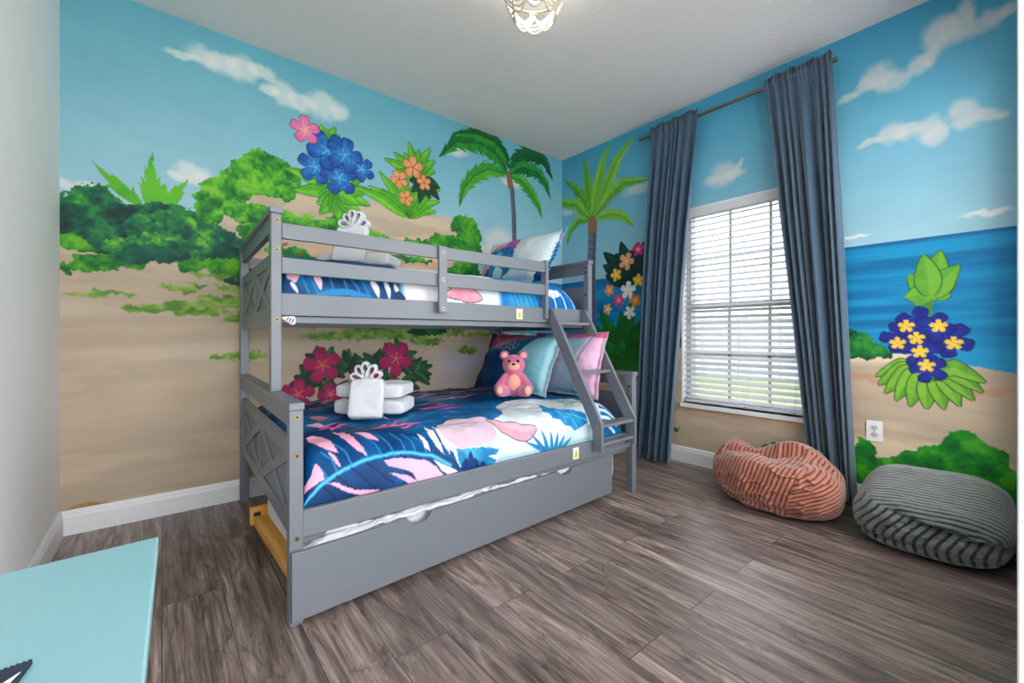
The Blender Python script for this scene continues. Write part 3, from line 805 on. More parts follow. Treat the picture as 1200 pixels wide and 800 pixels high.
def wall_mesh(name, canvas, axis, pos, backs, keep=None):
    nu, nv = canvas.U.shape
    if axis == 'y':
        v = np.stack([canvas.U, np.full_like(canvas.U, pos), canvas.V], -1)
    else:
        v = np.stack([np.full_like(canvas.U, pos), canvas.U, canvas.V], -1)
    f = grid_faces(nu, nv)
    v = v.reshape(-1, 3)
    if keep is not None:
        cen = v[f].mean(1); f = f[keep(cen)]
    verts = [v]; faces = [f]; cols = [canvas.C.reshape(-1, 3)]; n = len(v); mi = [np.zeros(len(f), np.int32)]
    for (x0, x1, y0, y1, z0, z1) in backs:
        bv = np.array([(x, y, z) for x in (x0, x1) for y in (y0, y1) for z in (z0, z1)])
        bf = np.array([(0, 1, 3, 2), (4, 6, 7, 5), (0, 4, 5, 1), (2, 3, 7, 6), (0, 2, 6, 4), (1, 5, 7, 3)]) + n
        verts.append(bv); faces.append(bf); cols.append(np.full((8, 3), 0.84)); mi.append(np.ones(6, np.int32)); n += 8
    o = mesh_np(name, np.concatenate(verts), np.concatenate(faces), [m_paint, m_plaster], paint=np.concatenate(cols), smooth=False)
    o.data.polygons.foreach_set('material_index', np.concatenate(mi))
    return tag(o, kind='structure')


e_ = 0.002
wall_mesh('wall_back', CB, 'y', YB, [(XL - 0.12, XR + 0.14, YB + e_, YB + 0.12, -0.02, ZC + 0.1)])
x0, x1 = XR + e_, XR + 0.14
wall_mesh('wall_right', CR, 'x', XR, [(x0, x1, -0.12, WY0, 0, ZC + .1), (x0, x1, WY1, YB, 0, ZC + .1), (x0, x1, WY0, WY1, 0, WZ0), (x0, x1, WY0, WY1, WZ1, ZC + .1)],
          keep=lambda q: ~((q[:, 1] > WY0) & (q[:, 1] < WY1) & (q[:, 2] > WZ0) & (q[:, 2] < WZ1)))
tag(B().box(XL - 0.12, XL, -1.6, YB, -0.02, ZC + .1, 0).build('wall_left', m_white_wall), kind='structure')
b = B(); b.box(1.0, 1.30, YF - 0.12, YF, 0, ZC + .1, 0).box(2.95, XR + .14, YF - 0.12, YF, 0, ZC + .1, 0).box(1.3005, 2.9495, YF - .12, YF, 0, .45, 0).box(1.3005, 2.9495, YF - .12, YF, 2.3, ZC + .1, 0)  # opening left for the added daylight window, out of view
tag(b.build('wall_front', m_white_wall), kind='structure')
tag(B().box(XL - 0.12, XR + .14, -1.6, YB + .12, ZC, ZC + .12, 0).build('ceiling', m_ceil), kind='structure')
tag(B().box(XL - 0.12, XR + .14, -1.6, YB + .12, -0.1, 0, 0).build('floor', m_floor), kind='structure')


def baseboard(name, pts):
    """moulded board: profile (out, up) swept between two points"""
    (xa, ya), (xb, yb), (nx, ny) = pts
    prof = [(0, 0), (0.014, 0), (0.014, 0.088), (0.010, 0.100), (0.010, 0.106), (0.005, 0.118), (0, 0.121)]
    bm = bmesh.new()
    r0 = [bm.verts.new((xa + nx * o, ya + ny * o, z)) for o, z in prof]; r1 = [bm.verts.new((xb + nx * o, yb + ny * o, z)) for o, z in prof]
    for i in range(len(prof) - 1): bm.faces.new([r0[i], r0[i + 1], r1[i + 1], r1[i]])
    bm.faces.new(r0); bm.faces.new(list(reversed(r1)))
    bmesh.ops.recalc_face_normals(bm, faces=bm.faces)
    me = bpy.data.meshes.new(name); bm.to_mesh(me); bm.free(); me.materials.append(m_trim)
    return tag(link(name, me), kind='structure')


baseboard('baseboard_back', ((XL, YB), (XR, YB), (0, -1)))
baseboard('baseboard_right', ((XR, YB), (XR, YF), (-1, 0)))
baseboard('baseboard_left', ((XL, -1.0), (XL, YB), (1, 0)))
# door lining beside the camera with its strike plate
tr_ = tag(B().box(0.965, 0.9995, YF - 0.14, YF - 0.001, 0, ZC - 0.001, 0.002).build('trim_1', m_trim), kind='structure')
bb = B().box(0.958, 0.966, YF - 0.004, YF + 0.0005, 1.52, 1.86, 0.0005)
bb.build('hinge_plate', m_steel, tr_)

# ------------------------------------------------------------------ window
b = B(); b.box(1.302, 1.35, YF - .10, YF - .04, .452, 2.298).box(2.90, 2.948, YF - .10, YF - .04, .452, 2.298).box(1.35, 2.90, YF - .10, YF - .04, .452, .50).box(1.35, 2.90, YF - .10, YF - .04, 2.25, 2.298).box(2.10, 2.15, YF - .10, YF - .04, .50, 2.25)
tag(b.build('added_daylight_window', m_frame), kind='structure')  # unseen extra window, added to let more daylight onto the right side
w = bpy.data.objects.new('window_1', None); COL.objects.link(w); w.location = (XR, 1.26, WZ0); tag(w, kind='structure')
fx0, fx1 = XR + 0.055, XR + 0.12
b = B()
b.box(XR + 0.003, XR + 0.135, WY0, WY0 + 0.012, WZ0, WZ1, 0.001).box(XR + 0.003, XR + 0.135, WY1 - 0.012, WY1, WZ0, WZ1, 0.001).box(XR + 0.003, XR + 0.135, WY0, WY1, WZ1 - 0.012, WZ1, 0.001)
b.build('window_reveal', m_trim, w)
b = B()
b.box(fx0, fx1, WY0 + .012, WY0 + .05, WZ0, WZ1 - .012).box(fx0, fx1, WY1 - .05, WY1 - .012, WZ0, WZ1 - .012)
b.box(fx0, fx1, WY0 + .012, WY1 - .012, WZ1 - .05, WZ1 - .012).box(fx0, fx1, WY0 + .012, WY1 - .012, WZ0, WZ0 + .045)
b.box(fx0 - .01, fx1, WY0 + .012, WY1 - .012, 1.178, 1.222)
b.build('window_frame', m_frame, w)
for nm, z0, z1, zm, xx in [('upper_sash_grid', 1.222, 1.90, 1.564, fx1 - .03), ('lower_sash_grid', 0.505, 1.178, 0.835, fx0 + .02)]:
    b = B()
    for yy in (1.123, 1.390): b.box(xx - .006, xx + .006, yy - .009, yy + .009, z0, z1, .002)
    b.box(xx - .006, xx + .006, WY0 + .05, WY1 - .05, zm - .009, zm + .009, .002)
    b.build(nm, m_frame, w)
B().box(fx1 - .016, fx1 - .012, WY0 + .05, WY1 - .05, WZ0 + .045, WZ1 - .05, 0).build('window_glass', m_glass, w)
b = B(); b.box(XR - 0.028, XR + 0.06, WY0 - 0.0, WY1 + 0.0, WZ0 - 0.03, WZ0, 0.004)
b.build('window_sill', m_trim, w)

# blind: headrail, slats, ladder cords, bottom rail
bl = thing('window_blind', 'white horizontal slatted blind hanging in the window', 'blind', (XR + 0.03, 1.26, WZ0))
B().box(XR - 0.006, XR + .05, WY0 + .016, WY1 - .016, WZ1 - .075, WZ1 - .014, 0.004).build('valance', m_blind, bl)
b = B()
zz = WZ1 - .10; tilt = math.radians(25)
while zz > WZ0 + .05:
    mtx = Matrix.Translation((XR + .026, 1.26, zz)) @ Matrix.Rotation(-tilt, 4, 'Y')
    b.box(-.024, .024, -(WY1 - WY0) / 2 + .018, (WY1 - WY0) / 2 - .018, -.0016, .0016, 0.0006, xf=mtx)
    zz -= 0.0432
b.build('slats', m_blind, bl)
B().box(XR + .002, XR + .05, WY0 + .018, WY1 - .018, WZ0 + .012, WZ0 + .030, .004).build('bottom_rail', m_blind, bl)
b = B()
for yy in (0.95, 1.26, 1.57):
    for xx in (XR + .001, XR + .051): b.cyl((xx, yy, WZ0 + .02), (xx, yy, WZ1 - .07), .0012, 6)
b.build('ladder_cord', m_blind, bl)
for yy in (0.955, 1.255, 1.575): B().ball((XR - .0, yy, WZ0 + .021), .006, 2).build('cord_plug', m_steel, bl)

# outside
tag(B().box(XR + 0.2, 26, -16, 20, -0.35, -0.2, 0).build('lawn', m_lawn), kind='structure')
b = B()
for i in range(40): b.box(12, 12.06, -20 + i * 1.0, -19.02 + i * 1.0, -0.2, 1.42, 0.0)
b.box(11.96, 12.1, -20, 20, 1.42, 1.5, 0)
tag(b.build('vinyl_fence', m_vinyl), 'pale fence standing beyond the lawn outside the window', 'fence')
# ================================================================== BUNK BED
def shear(co): return Vector((co.x + 0.019 * (co.y - 1.57), co.y, co.z))


BX0, BX1, BYF, BYU, BYB = 0.328, 2.302, 1.570, 1.930, 2.975
PW = 0.044
bed = thing('bunk_bed', 'grey painted wooden bunk bed with slanted ladder and crossed end panels', 'bunk bed', (1.3, 2.27, 0))


def bpart(b, name, mats=None, parent=None): return b.build(name, mats or m_bed, parent or bed, shear)


def bolt(parent, x, y, z, ax='y', mats=None):
    b = B()
    if ax == 'y':
        b.cyl((x, y + .004, z), (x, y - .003, z), .0085, 14).cyl((x, y - .003, z), (x, y - .0045, z), .0045, 6, 1)
    else:
        b.cyl((x + .004, y, z), (x - .003, y, z), .0075, 14).cyl((x - .003, y, z), (x - .0045, y, z), .004, 6, 1)
    b.build('bolt', mats or [m_brass, m_dark], parent, shear)


for x in (BX0, BX1 - PW):
    # front post of the wide bunk, front post of the narrow bunk, tall back post
    p = bpart(B().box(x, x + PW, BYF, BYF + .044, 0, .726), 'post')
    if x == BX0:
        for z in (.702, .572, .292): bolt(p, x + .024, BYF, z)
    else:
        bolt(p, x, BYF + .022, .66, 'x', [m_dark, m_dark])
    p = bpart(B().box(x + .002, x + .041, BYU, BYU + .046, .7515, 1.472), 'post')
    if x == BX0:
        for z in (1.445, 1.325, 1.043): bolt(p, x + .024, BYU, z)
    else:
        for z in (1.448, 1.415, 1.26): bolt(p, x + .002, BYU + .024, z, 'x', [m_dark, m_dark])
    bpart(B().box(x, x + PW, BYB - .044, BYB, 0, 1.472), 'post')
    # end rails with flat caps
    bpart(B().box(x - .002, x + PW + .003, BYF - .006, BYB - .046, .726, .7512), 'end_cap')
    bpart(B().box(x - .002, x + PW + .002, BYU - .006, BYB, 1.472, 1.497), 'end_cap')
    bpart(B().box(x + .006, x + .034, BYF + .046, BYB - .046, .665, .7255), 'end_rail')
    bpart(B().box(x + .008, x + .034, BYU + .048, BYB - .046, 1.404, 1.4715), 'end_rail')


def cross_panel(x, y0, y1, z0, z1, bt, bb):
    """framed end panel with two crossed fields"""
    out = -1
    b = B(); b.box(x + .010, x + .020, y0, y1, z0, z1, 0.001)
    f = bpart(b, 'end_panel')
    xa, xb = x + .002, x + .012
    b = B()
    b.box(xa, xb, y0, y1, z1 - bt, z1, .002); b.box(xa, xb, y0, y1, z0, z0 + bb, .002)
    b.box(xa, xb, y0, y0 + .05, z0 + bb, z1 - bt, .002); b.box(xa, xb, y1 - .05, y1, z0 + bb, z1 - bt, .002)
    ym = (y0 + y1) / 2
    b.box(xa, xb, ym - .026, ym + .026, z0 + bb, z1 - bt, .002)
    b.build('panel_frame', m_bed, f, shear)
    for (ya, yb) in ((y0 + .05, ym - .026), (ym + .026, y1 - .05)):
        za, zb = z0 + bb, z1 - bt
        L_ = math.hypot(yb - ya, zb - za); an = math.atan2(zb - za, yb - ya)
        for sgn in (1, -1):
            # strips are cut to the field
            hw = .020
            dy, dz = (yb - ya), (zb - za) * sgn
            z_s = za if sgn > 0 else zb
            n_ = (-dz / L_, dy / L_)
            o1 = hw / abs(n_[1]); o2 = hw / abs(n_[0])
            if sgn > 0: pts = [(ya, za), (ya + o2, za), (yb, zb - o1), (yb, zb), (yb - o2, zb), (ya, za + o1)]
            else: pts = [(ya, zb), (ya, zb - o1), (yb - o2, za), (yb, za), (yb, za + o1), (ya + o2, zb)]
            bb_ = B().prism(pts, 'x', xa + .001 + .0006 * (sgn > 0), xb)
            bb_.build('cross_strip', m_bed, f, shear)
    # flat field behind the strips, same grey as the bed
    b = B(); b.box(x + .0085, x + .0105, y0 + .048, y1 - .048, z0 + bb - .002, z1 - bt + .002, 0)
    b.build('panel_field', m_bed_d, f, shear)


cross_panel(BX0 + .008, BYF + .046, BYB - .046, .285, .612, .055, .06)
cross_panel(BX0 + .008, BYU + .048, BYB - .046, 1.016, 1.318, .052, .075)
cross_panel(BX1 - PW + .010, BYF + .046, BYB - .046, .285, .612, .055, .06)
cross_panel(BX1 - PW + .010, BYU + .048, BYB - .046, 1.016, 1.318, .052, .075)

# long rails
xi0, xi1 = BX0 + PW + .001, BX1 - PW - .001
bpart(B().box(xi0, xi1, BYF + .016, BYF + .038, .283, .376), 'side_rail')
bpart(B().box(xi0, xi1, BYB - .036, BYB - .014, .283, .376), 'side_rail')
upper = bpart(B().box(xi0 - .004, xi1 + .004, BYU + .026, BYU + .048, 1.061, 1.154), 'side_rail')
bpart(B().box(xi0, xi1, BYB - .036, BYB - .014, 1.061, 1.154), 'side_rail')
bpart(B().box(xi0, xi1, BYB - .034, BYB - .014, 1.374, 1.4386), 'guard_rail')
bpart(B().box(xi0 - .003, 1.853, BYU + .004, BYU + .024, 1.374, 1.4386), 'guard_rail')
bpart(B().box(xi0 - .003, 1.853, BYU + .004, BYU + .024, 1.232, 1.298), 'guard_rail')
g = bpart(B().box(1.087, 1.135, BYU - .016, BYU + .003, 1.096, 1.4386), 'guard_post')
for z in (1.405, 1.265, 1.115): bolt(g, 1.111, BYU - .016, z, mats=[m_steel, m_dark])
bpart(B().box(1.855, 1.878, BYU - .002, BYU + .046, 1.085, 1.452), 'guard_post')
# slat ledgers and slats under both mattresses
for y0, y1, zz, nm in ((BYU + .05, BYB - .04, 1.062, 'upper'), (BYF + .04, BYB - .04, .284, 'lower')):
    for ya in (y0, y1 - .024):
        bpart(B().box(xi0, xi1, ya, ya + .022, zz - .032, zz - .002), 'slat_ledger')
    b = B()
    for k in range(12):
        xs = xi0 + .05 + k * (xi1 - xi0 - .17) / 11
        b.box(xs, xs + .07, y0 + .002, y1 - .002, zz, zz + .016, .002)
    bpart(b, 'slats')
# ladder
lad = []
prof = [(1.520, .322), (1.520, .480), (1.905, 1.140), (1.918, 1.150), (1.951, 1.150), (1.951, 1.075), (1.583, .445), (1.583, .322)]
lo = B().prism(prof, 'x', 1.896, 1.918, .002).build('ladder', m_bed, bed)
lo.data.name = 'ladder'
r_ = B().prism(prof, 'x', 2.210, 2.232, .002).build('stringer', m_bed, lo)
for z, y in ((1.064, 1.872), (.762, 1.698), (.474, 1.527), (.372, 1.527)):
    B().box(1.9185, 2.2095, y, y + (.075 if z > .4 else .055), z - .019, z, .002).build('tread', m_bed, lo)
for z, y in ((1.05, 1.90), (.75, 1.725), (.46, 1.55), (.36, 1.55)): bolt(lo, 1.896 - .019 * (y - 1.57), y, z, 'x', [m_steel, m_dark])
# warning labels: yellow triangle with an exclamation mark on white
for x, y, z in ((1.636, BYU + .026, 1.102), (1.735, BYF + .016, .326)):
    lb = B().box(x, x + .046, y - .0012, y - .0002, z - .026, z + .036, 0).build('warning_label', m_label, bed, shear)
    lb['label'] = 'white sticker with a yellow warning triangle'
    yy0, yy1 = y - .0020, y - .0013
    b = B(); b.prism([(x + .004, z - .018), (x + .042, z - .018), (x + .023, z + .026)], 'y', yy0, yy1); b.build('warning_triangle', m_yellow, lb, shear)
    b = B(); b.prism([(x + .0205, z + .013), (x + .0255, z + .013), (x + .0242, z - .004), (x + .0218, z - .004)], 'y', yy0 - .0006, yy0); b.box(x + .0215, x + .0245, yy0 - .0006, yy0, z - .012, z - .008, 0)
    b.build('exclamation_mark', m_black, lb, shear)


# ------------------------------------------------------------------ soft shapes
def proj(Pt):
    x, y, z = Pt[..., 0], Pt[..., 1], Pt[..., 2]
    d = x * FW[0] + y * FW[1]
    return CX + FPX * (x * RT[0] + y * RT[1]) / d, HY - FPX * (z - EYE) / d, d


def edge_profile(a0, a1, r0, r1, H, st):
    """arc-length samples of a slab outline: rises over r0, flat, falls over r1"""
    q = np.linspace(0, math.pi / 2, 60)
    xs = np.concatenate([a0 + r0 * (1 - np.cos(q)), [a1 - r1], a1 - r1 * (1 - np.sin(q[1:]))])
    hs = np.concatenate([np.sin(q) ** 0.8, [1.0], np.cos(q[1:]) ** 0.8])
    L_ = np.concatenate([[0], np.cumsum(np.hypot(np.diff(xs), H * np.diff(hs)))])
    n = int(L_[-1] / st) + 1
    s = np.linspace(0, L_[-1], n)
    return s, np.interp(s, L_, xs), np.interp(s, L_, hs)


class Cloth:
    def __init__(self, x0, x1, y0, y1, zb, zt, rx, ry, wr_=0.010, seed=0, st=0.005):
        H = zt - zb
        su, xs, hx = edge_profile(x0, x1, rx[0], rx[1], H, st); sv, ys, hy = edge_profile(y0, y1, ry[0], ry[1], H, st)
        self.U, self.V = np.meshgrid(su, sv, indexing='ij')
        X, Y = np.meshgrid(xs, ys, indexing='ij'); HH = hx[:, None] * hy[None, :]
        n1 = fbm(X + 0.3 * fbm(X, Y, 3, 2, 1), Y, 5, 4, seed) - 0.5; n2 = fbm(X * 1.0, Y * 2.2, 9, 3, seed + 1) - 0.5
        Z = zb + H * HH + (n1 * 2.2 + n2 * 0.9) * wr_ * (0.15 + 0.85 * HH)
        # slight in-and-out ripple of the hanging sides
        side = 1 - hy[None, :] * np.ones_like(HH)
        Y = Y + np.where(np.arange(len(sv))[None, :] < len(sv) // 2, 1, -1) * side * np.clip(n1 + .35, 0, 1) * 0.018 * (HH > 0.02)
        self.P = np.stack([X, Y, np.maximum(Z, zb)], -1)
        self.c = Canvas(self.U, self.V)
        self.px, self.py, self.d = proj(self.P)

    def at(self, px, py):
        e = np.hypot(self.px - px, self.py - py)
        m = e.min()
        k = np.argmin(np.where(e < m + 3, self.d + e * 0.02, 1e9))
        i, j = np.unravel_index(k, e.shape)
        return (self.U[i, j], self.V[i, j])

    def build(self, name, mat, parent=None):
        nu, nv = self.U.shape
        o = mesh_np(name, self.P.reshape(-1, 3), grid_faces(nu, nv), mat, parent, paint=self.c.C.reshape(-1, 3))
        so = o.modifiers.new('thick', 'SOLIDIFY'); so.thickness = 0.012; so.offset = -1
        return o


def spow(v, p): return np.sign(v) * np.abs(v) ** p


def superell(c, h, e1, e2, nu=64, nv=32):
    """rounded box / cushion grid: returns (nu, nv, 3), closed around u"""
    u = np.linspace(-math.pi, math.pi, nu, endpoint=False)[:, None]; v = np.linspace(-math.pi / 2, math.pi / 2, nv)[None, :]
    x = h[0] * spow(np.cos(v), e1) * spow(np.cos(u), e2); y = h[1] * spow(np.cos(v), e1) * spow(np.sin(u), e2); z = h[2] * spow(np.sin(v), e1) * np.ones_like(u)
    return np.stack([x + c[0], y + c[1], z + c[2]], -1)


def soft(name, Pg, mat, parent=None, paint=None, attrs=None):
    nu, nv = Pg.shape[:2]
    return mesh_np(name, Pg.reshape(-1, 3), grid_faces(nu, nv, True), mat, parent, paint=paint, attrs=attrs)


# mattresses
for (x0, x1, y0, y1, z0, z1, lbl) in ((xi0 + .07, xi1 - .09, BYF + .17, BYB - .09, .3005, .50, 'white mattress on the lower bunk, under the printed comforter'),
                                     (xi0 + .07, xi1 - .11, BYU + .17, BYB - .09, 1.0785, 1.26, 'white mattress on the upper bunk, under the printed comforter')):
    o = soft('mattress', superell(((x0 + x1) / 2, (y0 + y1) / 2, (z0 + z1) / 2), ((x1 - x0) / 2, (y1 - y0) / 2, (z1 - z0) / 2), .16, .14, 80, 24), m_sheet)
    tag(o, lbl, 'mattress')

# ------------------------------------------------------------------ lower comforter
NV, BL, CY, TE, PK, PL = (0, 52, 96), (2, 94, 150), (30, 150, 204), (26, 140, 176), (236, 162, 188), (208, 220, 224)
K = Cloth(xi0 + .006, xi1 - .01, BYF + .042, BYB - .045, .33, .565, (.07, .16), (.17, .06), .017, 3, .004)
c = K.c; at = K.at
A = lambda *p: [at(*q) for q in p]
c.C[:] = c.tone([NV, BL, (4, 104, 158)], 5, 1, 3, (1, 1))
# far strip near the wall: navy and dusty pink feathering
vm = K.V.max()
far = K.V > vm - 0.62
c.put(far * (K.U > .2), c.tone([(10, 44, 84), (12, 60, 100), (150, 120, 150), (186, 150, 170)], 7, 2, 4, (0.7, 3)), 0.9)
c.put(far * (K.U < .45), c.tone([(14, 70, 110), (24, 110, 140), (12, 52, 96)], 6, 3, 3, (1, 2)), 0.9)
for q in [((392, 476), (420, 470), (450, 466)), ((372, 480), (392, 472), (410, 466)), ((400, 486), (372, 492), (356, 500)), ((440, 476), (480, 468), (520, 462)), ((460, 470), (500, 462), (540, 455)), ((490, 482), (470, 490), (440, 497))]:
    c.leaf(A(*q), .03, (20, 110, 150), (40, 140, 176))
for q in [((478, 462), (510, 458), (545, 452)), ((500, 468), (530, 463), (560, 458)), ((376, 470), (386, 466), (396, 463)), ((478, 476), (500, 470), (520, 466))]:
    c.leaf(A(*q), .022, (196, 140, 166), (214, 164, 186))
# pale ground on the pillow half
c.poly(A((512, 508), (520, 492), (552, 480), (590, 468), (640, 464), (690, 466), (720, 478), (727, 500), (724, 514), (694, 516), (640, 534), (590, 548), (545, 556), (532, 535), (524, 524)), [(196, 214, 222), (214, 224, 226), (184, 208, 216)], 0.02, 8, 3, f=4)
c.poly(A((513, 506), (520, 492), (548, 486), (572, 492), (580, 510), (560, 524), (535, 526)), [(214, 190, 204), (204, 178, 196)], 0.02, 8, 4)
c.poly(A((650, 466), (694, 462), (720, 470), (700, 474), (660, 474)), [(150, 180, 190), (190, 206, 210), (90, 130, 150)], 0.02, 20, 5, f=14, stretch=(3, 1))
# blue leaf mass in the middle
c.poly(A((470, 494), (486, 484), (520, 474), (556, 473), (582, 476), (592, 484), (578, 491), (552, 488), (528, 490), (508, 499), (488, 503)), [BL, (20, 96, 160), (40, 120, 180)], 0.018, 14, 6)
for q in [((500, 484), (530, 480), (560, 480)), ((520, 488), (550, 484), (575, 485))]: c.line(A(*q), 0.012, (120, 180, 204), .8, True)
# aqua leaf on the right
c.poly(A((630, 473), (650, 475), (672, 480), (686, 484), (690, 494), (682, 499), (673, 505), (668, 498), (662, 499), (656, 492), (648, 490), (644, 484), (636, 482)), [CY, (24, 120, 186), (70, 176, 214)], 0.01, 24, 7)
for q in [((636, 475), (664, 484), (688, 492)), ((650, 478), (664, 494)), ((664, 484), (676, 500))]: c.line(A(*q), 0.006, (150, 210, 230), .8)
# rose petal
c.leaf(A((568, 491), (590, 500), (612, 506), (629, 500)), .05, (238, 150, 172), (244, 176, 190), outline=(24, 36, 60), p=1.4)
# navy frond with the cyan rib
c.poly(A((358, 524), (380, 514), (410, 508), (450, 505), (490, 512), (508, 524), (528, 540), (546, 552), (510, 560), (470, 568), (430, 574), (400, 582), (372, 588), (357, 596)), [(0, 50, 98), (0, 64, 118), (2, 82, 140)], 0.02, 9, 8, f=5)
rib = A((357, 592), (368, 578), (385, 562), (405, 549), (430, 538), (456, 532), (480, 530), (506, 533), (528, 545))
c.line(rib, 0.020, (24, 130, 184)); c.line(rib, 0.008, (90, 190, 220))
for (a, b_) in [((412, 545), (392, 520)), ((432, 537), (408, 514)), ((448, 534), (424, 511)), ((462, 532), (440, 509)), ((476, 530), (456, 507)), ((488, 530), (470, 508)), ((500, 532), (484, 511)), ((396, 553), (376, 530)), ((384, 562), (366, 545))]:
    m_ = ((a[0] + b_[0]) / 2 + 3, (a[1] + b_[1]) / 2 - 3)
    c.line(A(a, m_, b_), 0.006, (60, 140, 196), .85)
for (a, b_) in [((412, 548), (440, 572)), ((430, 541), (462, 566)), ((450, 536), (486, 560)), ((470, 533), (510, 555)), ((395, 558), (420, 578)), ((380, 570), (394, 584))]:
    c.line(A(a, b_), 0.007, (2, 30, 80), .85)
def cut(col, *q):
    c.poly(A(*q), [col, tuple(min(255, v + 14) for v in col)], .004, 20, 2, f=6)
MV = (210, 168, 194)
cut(PK, (358, 514), (366, 510), (378, 512), (390, 520), (396, 531), (384, 526), (372, 521), (362, 518))
cut(PK, (390, 506), (402, 506), (418, 516), (428, 527), (430, 534), (420, 529), (410, 520), (398, 512))
cut(PK, (384, 527), (392, 533), (401, 547), (394, 544), (388, 536))
cut(PK, (370, 543), (378, 552), (380, 562), (370, 568), (357, 579), (357, 571), (364, 558))
cut(PK, (384, 567), (395, 567), (415, 573), (447, 575), (428, 581), (405, 576))
cut(PK, (414, 505), (428, 506), (440, 512), (444, 517), (430, 513))
cut(MV, (449, 538), (470, 536), (498, 538), (511, 547), (520, 556), (505, 561), (490, 563), (484, 553), (470, 549), (455, 545))
cut(MV, (456, 553), (478, 557), (493, 565), (482, 569), (470, 561))
cut((222, 206, 216), (508, 538), (520, 543), (539, 554), (527, 558), (518, 550))
cut((226, 206, 216), (488, 507), (496, 511), (505, 529), (497, 523))
cut((226, 210, 220), (497, 500), (507, 504), (515, 516), (520, 532), (511, 522), (503, 511))
cut((226, 214, 222), (506, 499), (516, 506), (524, 520), (527, 532), (519, 520))
cut((226, 166, 190), (358, 497), (372, 494), (390, 500), (374, 500))
cut((206, 126, 146), (362, 489), (374, 484), (386, 489), (374, 491))
cut((226, 166, 190), (428, 485), (448, 484), (468, 489), (448, 489))
# bright pink sprigs
for k, q in enumerate([((374, 504), (384, 498), (396, 494)), ((376, 500), (390, 501), (402, 499)), ((388, 504), (398, 498), (408, 496)), ((436, 500), (452, 494), (468, 490)), ((440, 502), (458, 498), (476, 493)), ((456, 499), (474, 496), (492, 496)), ((470, 500), (484, 495), (494, 491)),
                       ((484, 480), (504, 474), (526, 471)), ((490, 477), (510, 477), (534, 472)), ((500, 473), (520, 470), (540, 471)), ((512, 478), (530, 475), (550, 473))]):
    c.leaf(A(*q), .013, (232, 60, 150), (240, 120, 180))
# teal patch and blades on the front
c.poly(A((534, 526), (556, 523), (584, 527), (582, 534), (570, 535), (584, 540), (572, 548), (550, 553), (538, 545)), [TE, (20, 110, 170), (60, 166, 196)], 0.012, 18, 4)
for q in [((550, 556), (552, 540), (551, 528)), ((544, 554), (545, 544), (546, 536)), ((558, 552), (557, 542), (556, 536)), ((566, 550), (565, 544), (564, 540))]: c.leaf(A(*q), .02, (8, 44, 96), (10, 60, 120))
c.put(np.clip((0.075 - K.V) / 0.02, 0, 1) * (K.U > 1.05), (120, 172, 180), .55)
for (x_, y_) in [(622, 508), (634, 503), (645, 504), (654, 506), (662, 509), (670, 512), (614, 516)]:
    c.leaf(A((648, 536), ((648 + x_) / 2, 524), (x_, y_)), .013, (18, 110, 168), (40, 140, 190))
# pillow end beyond the ladder: blue with white stripes
c.poly(A((700, 474), (716, 480), (728, 492), (730, 516), (700, 516)), [BL, (16, 110, 180)], 0.01, 10, 3)
for q in [((702, 488), (714, 490), (722, 498)), ((702, 497), (712, 498), (720, 506)), ((704, 480), (716, 486), (724, 494))]: c.line(A(*q), .022, (206, 226, 234))
c.put(np.clip((0.2 - K.U) / .05, 0, 1) * (K.V > .5), c.tone([(16, 84, 130), NV, (180, 120, 150)], 9, 5, 3), .7)
tag(K.build('comforter', m_print), 'blue and pink tropical leaf comforter spread over the lower bunk', 'comforter')

# ------------------------------------------------------------------ upper comforter
K = Cloth(xi0 + .006, xi1 - .02, BYU + .054, BYB - .045, 1.12, 1.335, (.06, .20), (.14, .06), .012, 5, .004)
c = K.c; at = K.at
c.C[:] = c.tone([NV, (2, 56, 104), BL], 5, 3, 3)
um = K.U.max()
px_u = lambda px: at(px, 340)[0]
def band(p0, p1, cols, seed, alpha=1.0):
    a, b_ = px_u(p0), px_u(p1)
    c.put(np.clip((K.U - a) / .04, 0, 1) * np.clip((b_ - K.U) / .04, 0, 1), c.tone(cols, 6, seed, 4), alpha)
band(466, 600, [(214, 204, 218), (224, 220, 228), (204, 216, 224)], 2)
band(560, 606, [(206, 220, 226), (222, 230, 232)], 3)
band(582, 640, [(30, 120, 190), (60, 160, 210), (120, 196, 224)], 4)
band(630, 720, [(14, 96, 170), (24, 124, 194)], 5)
A = lambda *p: [at(*q) for q in p]
for q, w, col in [(((336, 318), (344, 324), (346, 332)), .05, (236, 180, 200)), (((368, 318), (374, 330), (376, 340)), .03, (236, 190, 208)), (((340, 330), (346, 338), (350, 344)), .016, (220, 220, 236)), (((434, 328), (441, 338), (444, 350)), .03, (222, 214, 226)), (((450, 328), (455, 340), (457, 352)), .024, (222, 214, 226)), (((462, 332), (466, 342), (468, 350)), .02, (222, 214, 226))]:
    c.leaf(A(*q), w * .52, col, col)
for q in [((352, 322), (358, 334), (364, 346)), ((362, 322), (368, 334), (374, 346)), ((386, 326), (390, 336), (392, 348)), ((402, 326), (408, 340), (414, 350)), ((412, 328), (420, 338), (426, 350)), ((424, 330), (432, 344), (436, 352))]: c.line(A(*q), .007, (50, 130, 190), .9)
c.line(A((372, 348), (390, 342), (410, 342), (434, 350)), .03, (30, 130, 190))
c.poly(A((462, 352), (462, 342), (468, 340), (474, 346), (476, 352)), [NV], .004)
c.leaf(A((520, 346), (540, 342), (566, 350)), .045, (232, 140, 160), (240, 172, 186), outline=(30, 40, 60), p=1.2)
for q in [((652, 340), (660, 350), (664, 362)), ((660, 340), (668, 350), (674, 364)), ((644, 342), (650, 352), (652, 362))]: c.line(A(*q), .012, (206, 232, 242), .9)
c.leaf(A((640, 342), (648, 344), (658, 345)), .03, (226, 230, 226), (216, 226, 226))
